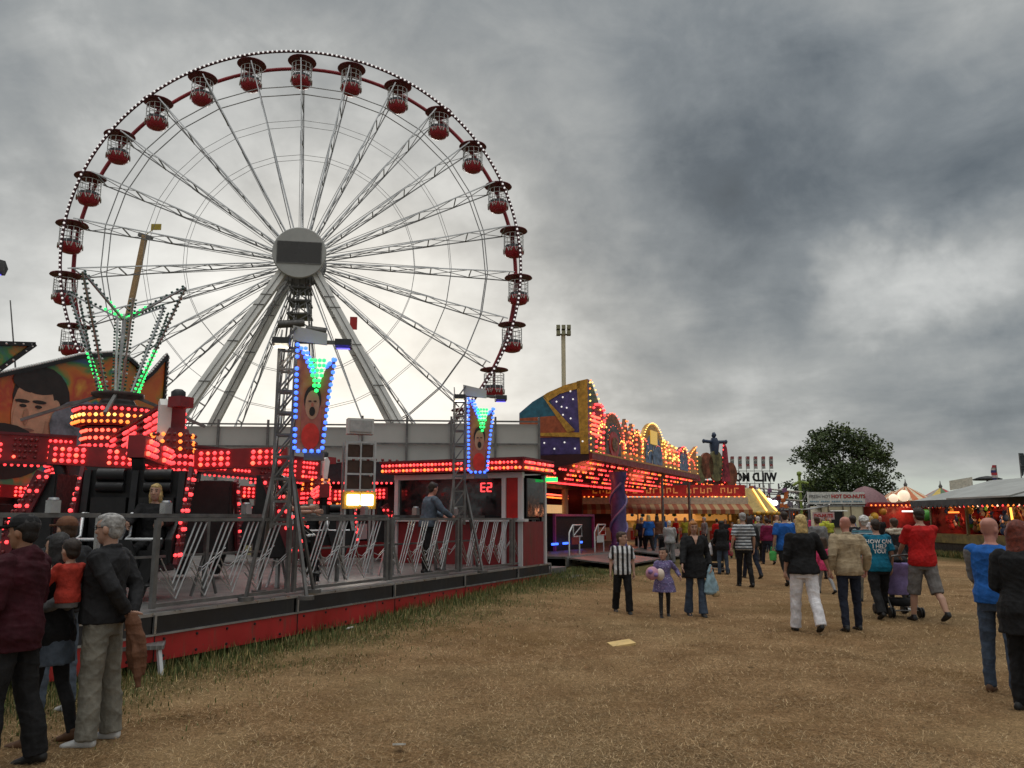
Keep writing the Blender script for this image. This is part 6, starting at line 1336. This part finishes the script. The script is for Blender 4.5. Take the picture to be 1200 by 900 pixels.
    hw=wrist(wo,'L'); T=thing('carrier_bag','pale blue plastic carrier bag hanging from the orange haired woman\'s hand','bag',(hw.x,hw.y-.03,hw.z-.02),R(15)); m=MB(); loft(m,[(V3((0,0,.04)),.015,.012),(V3((-.01,0,-.12)),.07,.03),(V3((0,0,-.30)),.13,.06),(V3((.0,0,-.42)),.14,.07),(V3((.02,0,-.46)),.10,.05)],12); remesh(m,'bag_body',mat('plastic_blue_grey',(.24,.36,.42),.35,0,.25,10),T,.012,2,.012,3); m=MB(); m.lathe([(.05,-.50),(.075,-.46),(.06,-.40)],8,(.08,0,0)); m.build('contents',mat('bag_contents',(.42,.30,.16),.8),T)
    x,y=px2(870,20.15); person('man in a grey and white striped shirt and black trousers walking away',x,y,1.80,3,top='hstripe',sleeve='short',tt=.030,hem=.86,bottom='black',leg='trousers',hair='grey',wL=(-.30,.0,.90),vox=.013,belly=.02,face=False,seed=14,**WALKC)
    x,y=px2(878,23); person('dark dressed person with a shoulder bag just right of the striped shirt man',x,y,1.72,10,sex='f',top='charcoal',tt=.03,bottom='djeans',hair='dark',style='bob',vox=.018,face=False,hands=False,seed=15,**WALKA)
    bx,by=px2(938,12.38); ex,ey=px2(990,12.5)
    bl=person('blond woman in a black top and white trousers, walking away arm outstretched',bx,by,1.73,-6,sex='f',top='black',sleeve='three',tt=.030,hem=.86,flare=.03,bottom='white',leg='loose',hair='blond',style='bob',wR=(.40,.12,.93),pR=(.6,-.8,0),vox=.010,legL=(10,4,3),legR=(-13,20,3),build_=1.08,seed=16,curl=.55)
    q.location=V3((ex,ey,0)); q.scale=(1.70/1.75,)*3; q.rotation_euler.z=R(0); hw=wrist(bl,'R'); 
    lw=to_local(q,hw+V3((.035,.04,-.02)))
    person('bald man in a beige jacket and dark jeans holding the blond woman\'s hand',ex,ey,1.70,0,top='beige',tt=.042,hem=.84,bottom='djeans',leg='trousers',style='bald',skin=SKIN2,wL=tuple(lw),wR=(.30,.05,.92),collar=True,vox=.010,legL=(-5,8,4),legR=(7,3,4),build_=1.05,seed=17,curl=.6)
    x,y=px2(1025,14.04); te=person('dark haired helper in a teal printed T-shirt and black trousers walking away',x,y,1.66,-3,sex='f',top='teal',sleeve='short',tt=.034,hem=.82,bottom='black',leg='loose',hair='dark',style='short',vox=.011,build_=1.1,seed=18,**WALKB)
    shirt=[c for c in te.children if c.name.startswith('top')][0]; co=np.empty(len(shirt.data.vertices)*3); shirt.data.vertices.foreach_get('co',co); co=co.reshape(-1,3); co=co[co[:,1]<0.0]
    for body_,z_,sz in(('HOW CAN',1.34,.098),('I HELP',1.255,.098),('YOU?',1.17,.098)):
        t=text('shirt_lettering',body_,sz,mat('print_white',(.70,.70,.70),.8),te,(0,0,0),(0,0,0),0,.92,.003); me=t.data
        for v in me.vertices:
            X,Zz=v.co.x*.92,z_+v.co.y; d=(co[:,0]-X)**2+(co[:,2]-Zz)**2; i=np.argpartition(d,6)[:6]; v.co=(X,co[i,1].min()-.006,Zz)
        t.scale=(1,1,1); me.update()
    x,y=px2(1046,15.0); person('child in a washed denim jacket and black leggings beside the teal helper',x,y,1.15,-5,sex='f',top='slate',tt=.035,hem=.78,flare=.03,bottom='black',leg='leggings',shoes='white',hair='dark',hs=1.25,style='long',vox=.014,face=False,seed=19,**WALKA)
    x,y=px2(1047,17.2); fc=person('brown haired woman in a dark jacket with a white fur collar behind the denim child',x,y,1.68,5,sex='f',top='charcoal',tt=.04,bottom='black',hair='brown',style='tied',vox=.015,face=False,hands=False,seed=20,**WALKC)
    m=MB(); rr=random.Random(5)
    for i in range(40): a=rr.uniform(0,2*PI); ellip(m,(.17*math.cos(a),.10*math.sin(a)-.02,1.46+rr.uniform(-.06,.03)),.05,.045,.04,n=5)
    remesh(m,'fur_collar',K['cream'],fc,.016,1,.006)
    x,y=px2(1077,13.58); person('tall man in a red T-shirt and grey cargo shorts pushing a pushchair',x,y,1.85,-2,top='red',sleeve='short',tt=.034,hem=.84,bottom='shortg',leg='shorts',shoes='black',hair='dark',wL=(-.20,.34,1.02),wR=(.16,.36,1.02),pL=(-.45,-1,-.2),pR=(.45,-1,-.2),vox=.010,legL=(12,5,4),legR=(-14,24,4),build_=1.06,seed=21)
    x,y=px2(1158,8.13); person('bald man in a royal blue top with grey sleeves and faded jeans on the right',x,y,1.685,-38,top='royal',tt=.030,sleeve='none',hem=.88,bottom='jeans',leg='trousers',style='bald',shoes='brown',skin=SKIN2,wL=(-.15,.30,1.0),wR=(.16,.30,1.05),vox=.009,hy=-25,seed=22,legL=(4,4,3),legR=(-5,8,3))
    blue=[o for o in COL.objects if o.type=='EMPTY' and o.get('label','').startswith('bald man in a royal')][0]
    a=list(blue['_a']); sv=MB()
    for sd,w_ in((-1,V3(a[:3])),(1,V3(a[3:]))):
        S=V3((sd*.185,-.008,1.405)); e,wp=ik(S,w_,(sd*.35,-1,-.1),.285,.255); ellip(sv,S+V3((0,0,-.015)),.072,.070,.066); sv.tube([S+V3((sd*.005,0,-.03)),(S+e)/2,e,(e+wp)/2,wp],[.070,.066,.058,.052,.045],12)
    remesh(sv,'sleeves',K['grey'],blue,.010,3,.006,7)
    x,y=px2(1191,7.35); person('long red haired woman in a black coat with her hand raised to her face',x,y,1.66,-48,sex='f',top='black',tt=.040,hem=.70,flare=.02,bottom='black',leg='trousers',hair='red',style='long',wR=(.12,.20,1.50),pR=(.9,.2,-.6),wL=(-.16,.22,1.05),vox=.009,hy=-25,build_=1.05,seed=23,legL=(2,3,3),legR=(-3,5,3))
    x,y=px2(784,30.6); person('white haired person in a pale grey hoodie by the boarding ramp',x,y,1.58,-10,sex='f',top='lgrey',tt=.04,hem=.82,bottom='grey',leg='loose',hair='white',wL=(-.16,.28,1.0),wR=(.2,.26,1.0),vox=.018,face=False,hands=False,build_=1.1,seed=24,**STAND)
    x,y=px2(845,24.5); person('black haired woman in a long black top and jeans pushing a pushchair with bags',x,y,1.60,0,sex='f',top='black',tt=.035,hem=.80,flare=.03,bottom='jeans',hair='black',style='long',wL=(-.18,.32,1.0),wR=(.18,.32,1.0),vox=.016,face=False,hands=False,seed=25,**STAND)
    x,y=px2(919,20.66); person('tall man in a bright blue T-shirt left of the blond woman',x,y,1.84,4,top='blue',sleeve='short',tt=.04,hem=.82,bottom='black',hair='dark',vox=.014,face=False,build_=1.1,seed=26,**WALKB)
    T=thing('green_bag','small bright green bag carried beside the man in the blue T-shirt','bag',(x-.33,y,.72)); m=MB(); loft(m,[(V3((0,0,-.12)),.09,.04),(V3((0,0,.06)),.10,.045),(V3((0,0,.12)),.06,.02)],10); remesh(m,'bag_body',K['green'],T,.014,2); m=MB(); m.tube([(-.05,0,.1),(-.03,0,.22),(.03,0,.22),(.05,0,.1)],.008,5); m.build('handle',K['green'],T)
    x,y=px2(898,30.0); person('person in a burgundy top and dark jeans walking away in the middle of the fairway',x,y,1.68,3,sex='f',top='burg',tt=.03,bottom='djeans',hair='dark',style='short',vox=.017,face=False,hands=False,seed=27,**WALKA)
    x,y=px2(888,31.5); person('white haired man in a grey jacket beside the person in burgundy',x,y,1.74,-4,top='grey',tt=.035,bottom='charcoal',hair='white',vox=.018,face=False,hands=False,seed=28,**WALKB)
    x,y=px2(963,18.5); person('child in a bright pink jacket glimpsed between the couple holding hands',x,y,1.22,8,sex='f',top='pink',tt=.04,hem=.74,flare=.04,bottom='lgrey',leg='leggings',hair='brown',style='long',hs=1.25,vox=.016,face=False,seed=29,**WALKA)
    x,y=px2(957,23); person('person in a grey jacket and black trousers ahead of the blond woman',x,y,1.72,4,top='grey',tt=.035,bottom='black',hair='brown',vox=.018,face=False,hands=False,seed=30,**WALKC)
    x,y=px2(1011,16.6); person('white haired man in a teal checked shirt ahead of the bald man in beige',x,y,1.72,6,top='plaid',sleeve='short',tt=.035,bottom='khaki',hair='white',style='curly',vox=.014,face=False,hands=False,build_=1.05,seed=31,**WALKC)
    x,y=px2(999,20); person('dark haired person in black ahead of the bald man in beige',x,y,1.74,-3,top='black',tt=.03,bottom='black',hair='dark',vox=.018,face=False,hands=False,seed=32,**WALKB)
    x,y=px2(825,41); person('man in a grey top striding left past the food stall counter',x,y,1.72,100,top='grey',tt=.03,bottom='djeans',hair='grey',vox=.020,hands=False,face=False,legL=(28,8,2),legR=(-24,12,2),seed=33)
    x,y=px2(858,34); person('person in a red jacket beside the black haired woman',x,y,1.50,150,sex='f',top='red',tt=.03,bottom='black',hair='dark',vox=.02,face=False,hands=False,seed=34,**STAND)
    # operator leaning on the rail
    q=W1(1.95,-5.95,DECK); person('ride operator in a dark blue grey jacket leaning on the platform rail',q.x,q.y,1.72,-62,z=DECK,top='slate',tt=.035,bottom='black',hair='dark',skin=SKIN2,wL=(-.16,.40,1.08),wR=(.16,.42,1.08),pL=(-1,-.4,-.5),pR=(1,-.4,-.5),lean=8,hy=18,vox=.012,seed=35,**STAND)
lay()
def pushchair(x,y,rz,label,fab,extra=False,s=1.0):
    T=thing('pushchair',label,'pushchair',(x,y,0),R(rz)); T.scale=(s,s,s)
    f=MB()
    for sx in(-.22,.22):
        f.tube([(sx,-.42,1.02),(sx,-.34,.92),(sx,.05,.45),(sx,.34,.12)],.014,6); f.tube([(sx,-.30,.10),(sx,.02,.48),(sx,.12,.56)],.014,6); f.tube([(sx,-.30,.12),(sx,.34,.14)],.011,6)
    f.tube([(-.22,-.42,1.02),(0,-.45,1.04),(.22,-.42,1.02)],.018,8); f.tube([(-.22,-.30,.12),(.22,-.30,.12)],.012,6); f.tube([(-.22,.34,.14),(.22,.34,.14)],.012,6); f.build('frame',STEELD,T)
    b=MB(); loft(b,[(V3((0,.02,.36)),.19,.20),(V3((0,-.02,.48)),.20,.18),(V3((0,-.10,.66)),.20,.10),(V3((0,-.18,.84)),.19,.07),(V3((0,-.20,.90)),.16,.04)],12); remesh(b,'seat',K[fab],T,.02,3,.004)
    h=MB(); loft(h,[(V3((0,-.16,.80)),.21,.06),(V3((0,-.06,.95)),.20,.16),(V3((0,.0,1.0)),.16,.14),(V3((0,.02,1.02)),.08,.07)],12); remesh(h,'hood',K['black'],T,.02,3,.003)
    k=MB(); loft(k,[(V3((0,-.05,.18)),.17,.19),(V3((0,-.05,.30)),.19,.20)],10); k.build('basket',K['charcoal'],T)
    for sx in(-.24,.24):
        for yy in(-.30,.34):
            for d in(-.022,.022): w=MB(); w.lathe([(.055,-.012),(.085,-.012),(.088,0),(.085,.012),(.055,.012)],14,(sx+d,yy,.088),(1,0,0)); w.build('wheel',BLACK,T)
    if extra:
        for sx in(-.30,.30): g=MB(); loft(g,[(V3((sx,-.40,.92)),.02,.03),(V3((sx,-.40,.80)),.06,.07),(V3((sx,-.40,.58)),.08,.09),(V3((sx,-.40,.54)),.05,.06)],10); remesh(g,'hanging_bag',K['white'] if sx<0 else K['pink'],T,.018,2,.006)
    return T
x,y=px2(1067,13.58); pushchair(x+.02,y+.72,-2,'purple and black pushchair pushed by the man in the red T-shirt','lilac')
x,y=px2(845,24.5); pushchair(x,y+.66,0,'black pushchair hung with pale bags in front of the black haired woman','charcoal',True)
x,y=px2(778,31.6); pushchair(x,y,-10,'dark pushchair beside the pale grey hoodie by the ramp','black')
def riders():
    seats=[]
    for az,sub in((-54,8),(46,20),(132,55)):
        Ax=R(az)-A1; d=V3((math.cos(Ax),math.sin(Ax),0)); H=d*4.75+V3((0,.3,0))
        for k in range(4):
            a=R(sub)-A1+PI/2*k; e=V3((math.cos(a),math.sin(a),0)); p=H+e*1.75; wp=W1(p.x,p.y); seats.append((600+F*wp.x/wp.y,wp,a,az))
    def sit(seat,lab,sd,**k):
        px,wp,a,az=seat; face_=math.degrees(a+PI/2+A1)+180; fr=V3((-math.sin(R(face_)),math.cos(R(face_)),0)); r=V3((fr.y,-fr.x,0)); pos=wp+fr*.02+r*.3*sd
        person(lab,pos.x,pos.y,1.66,face_,z=DECK+.60+.09-.90*.948,bottom='black',seat=True,legL=(82,80,4),legR=(82,80,4),seed=40+int(px)%17,group='riders on the spinning ride',**k)
    near=sorted([q for q in seats if q[3]==-54],key=lambda q:q[0]); near2=[q for q in near if q[1].y<13.5] or near
    hands=dict(wL=(-.22,.42,1.18),wR=(.22,.42,1.18))
    sit(near2[-2],'blond rider in black sitting in a seat of the spinning ride',-1,sex='f',top='black',tt=.026,hair='blond',style='long',vox=.013,**hands)
    sit(near2[-1],'rider in a black and white striped shirt with arms stretched out on the ride',1,top='vstripe',tt=.026,sleeve='short',hair='dark',wL=(-.32,.46,1.36),wR=(.36,.44,1.42),vox=.013)
    far=sorted([q for q in seats if q[3]!=-54 and q[1].y<22],key=lambda q:q[1].y)
    for q,sd,lab,t,hr in zip([near2[0]]+far[:3],(1,1,-1,1),('dark haired rider in a navy top at the near left of the spinning ride','rider in a charcoal top on a middle seat of the spinning ride','brown haired rider in a burgundy top on the far side of the spinning ride','grey topped rider on the farthest occupied seat of the spinning ride'),('navy','charcoal','burg','grey'),('dark','black','brown','dark')):
        sit(q,lab,sd,top=t,tt=.026,hair=hr,vox=.016,face=False,**hands)
riders()
def crowd():
    rng=random.Random(21); protos=[]
    base=dict(face=False,hands=False,vox=.026)
    mk=[dict(sex='m',hair='dark',style='short',sleeve='long'),dict(sex='f',hair='brown',style='long',sleeve='long'),dict(sex='m',hair='grey',style='short',sleeve='short'),dict(sex='f',hair='blond',style='bob',sleeve='short'),dict(sex='m',style='bald',sleeve='short')]
    tops=['navy','charcoal','red','white','olive','black','grey','blue','cream','slate','burg','lgrey','pink','teal','brown','beige','yell']
    spots=[]
    for px in range(872,1046,5): spots.append((px+rng.uniform(-2,2),rng.uniform(36,90)))
    spots+=[(752,36),(760,35.4),(770,37),(748,38),(778,40),(792,43),(803,44),(812,42.5),(840,43),(850,45),(866,44),(1100,47),(1032,40),(1022,46)]
    where=lambda px,Y: ('by the ornate ride columns' if px<785 else 'in front of the food stall' if px<872 else 'in the crowd below the coaster sign' if px<912 else 'in the far crowd left of the kiosk' if px<950 else 'in front of the doughnut kiosk' if px<1012 else 'by the balloon stall')
    used={}; n=0
    words=dict(navy='navy',charcoal='charcoal',red='red',white='white',olive='olive',black='black',grey='grey',blue='blue',cream='cream',slate='slate blue',burg='burgundy',lgrey='pale grey',pink='pink',teal='teal',brown='brown',beige='beige',yell='lime yellow')
    hw=['dark haired man','long haired woman','grey haired man','blond woman','bald man']
    for px,Y in spots:
        x=(px-600)/F*Y*.985; w_=where(px,Y)
        for _ in range(60):
            k=rng.randrange(5); t=rng.choice(tops); lab=f'{hw[k]} in a {words[t]} top {w_}'
            if lab not in used: break
        used[lab]=1; b=rng.choice(['black','djeans','jeans','charcoal','khaki']); h=rng.uniform(1.58,1.82); rz=rng.choice([0,8,-12,175,190,60,-70]); pose=rng.choice([WALKA,WALKB,WALKC,STAND])
        key=k
        if len(protos)<=k or protos[k] is None:
            while len(protos)<=k: protos.append(None)
            protos[k]=person(lab,x,Y,h,rz,top=t,bottom=b,tt=.03,seed=50+k,group='people in the distant crowd',**base,**mk[k],**pose)
        else:
            c=dup(protos[k],None,(x,Y,0),R(rz),lab); s=h/1.75; c.scale=(s,s,s)
            for ch in c.children:
                st=ch.name.split('.')[0]
                if st in('top','trousers'):
                    sl=ch.material_slots[0]; sl.link='OBJECT'; sl.material=K[t if st=='top' else b]
                if st=='body' and rng.random()<.4: sl=ch.material_slots[0]; sl.link='OBJECT'; sl.material=SKIN2
                if st=='hair' and k in(1,) and rng.random()<.5: sl=ch.material_slots[0]; sl.link='OBJECT'; sl.material=HAIR['black']
crowd()
for o in list(COL.objects):
    if '_a' in o.keys(): del o['_a']
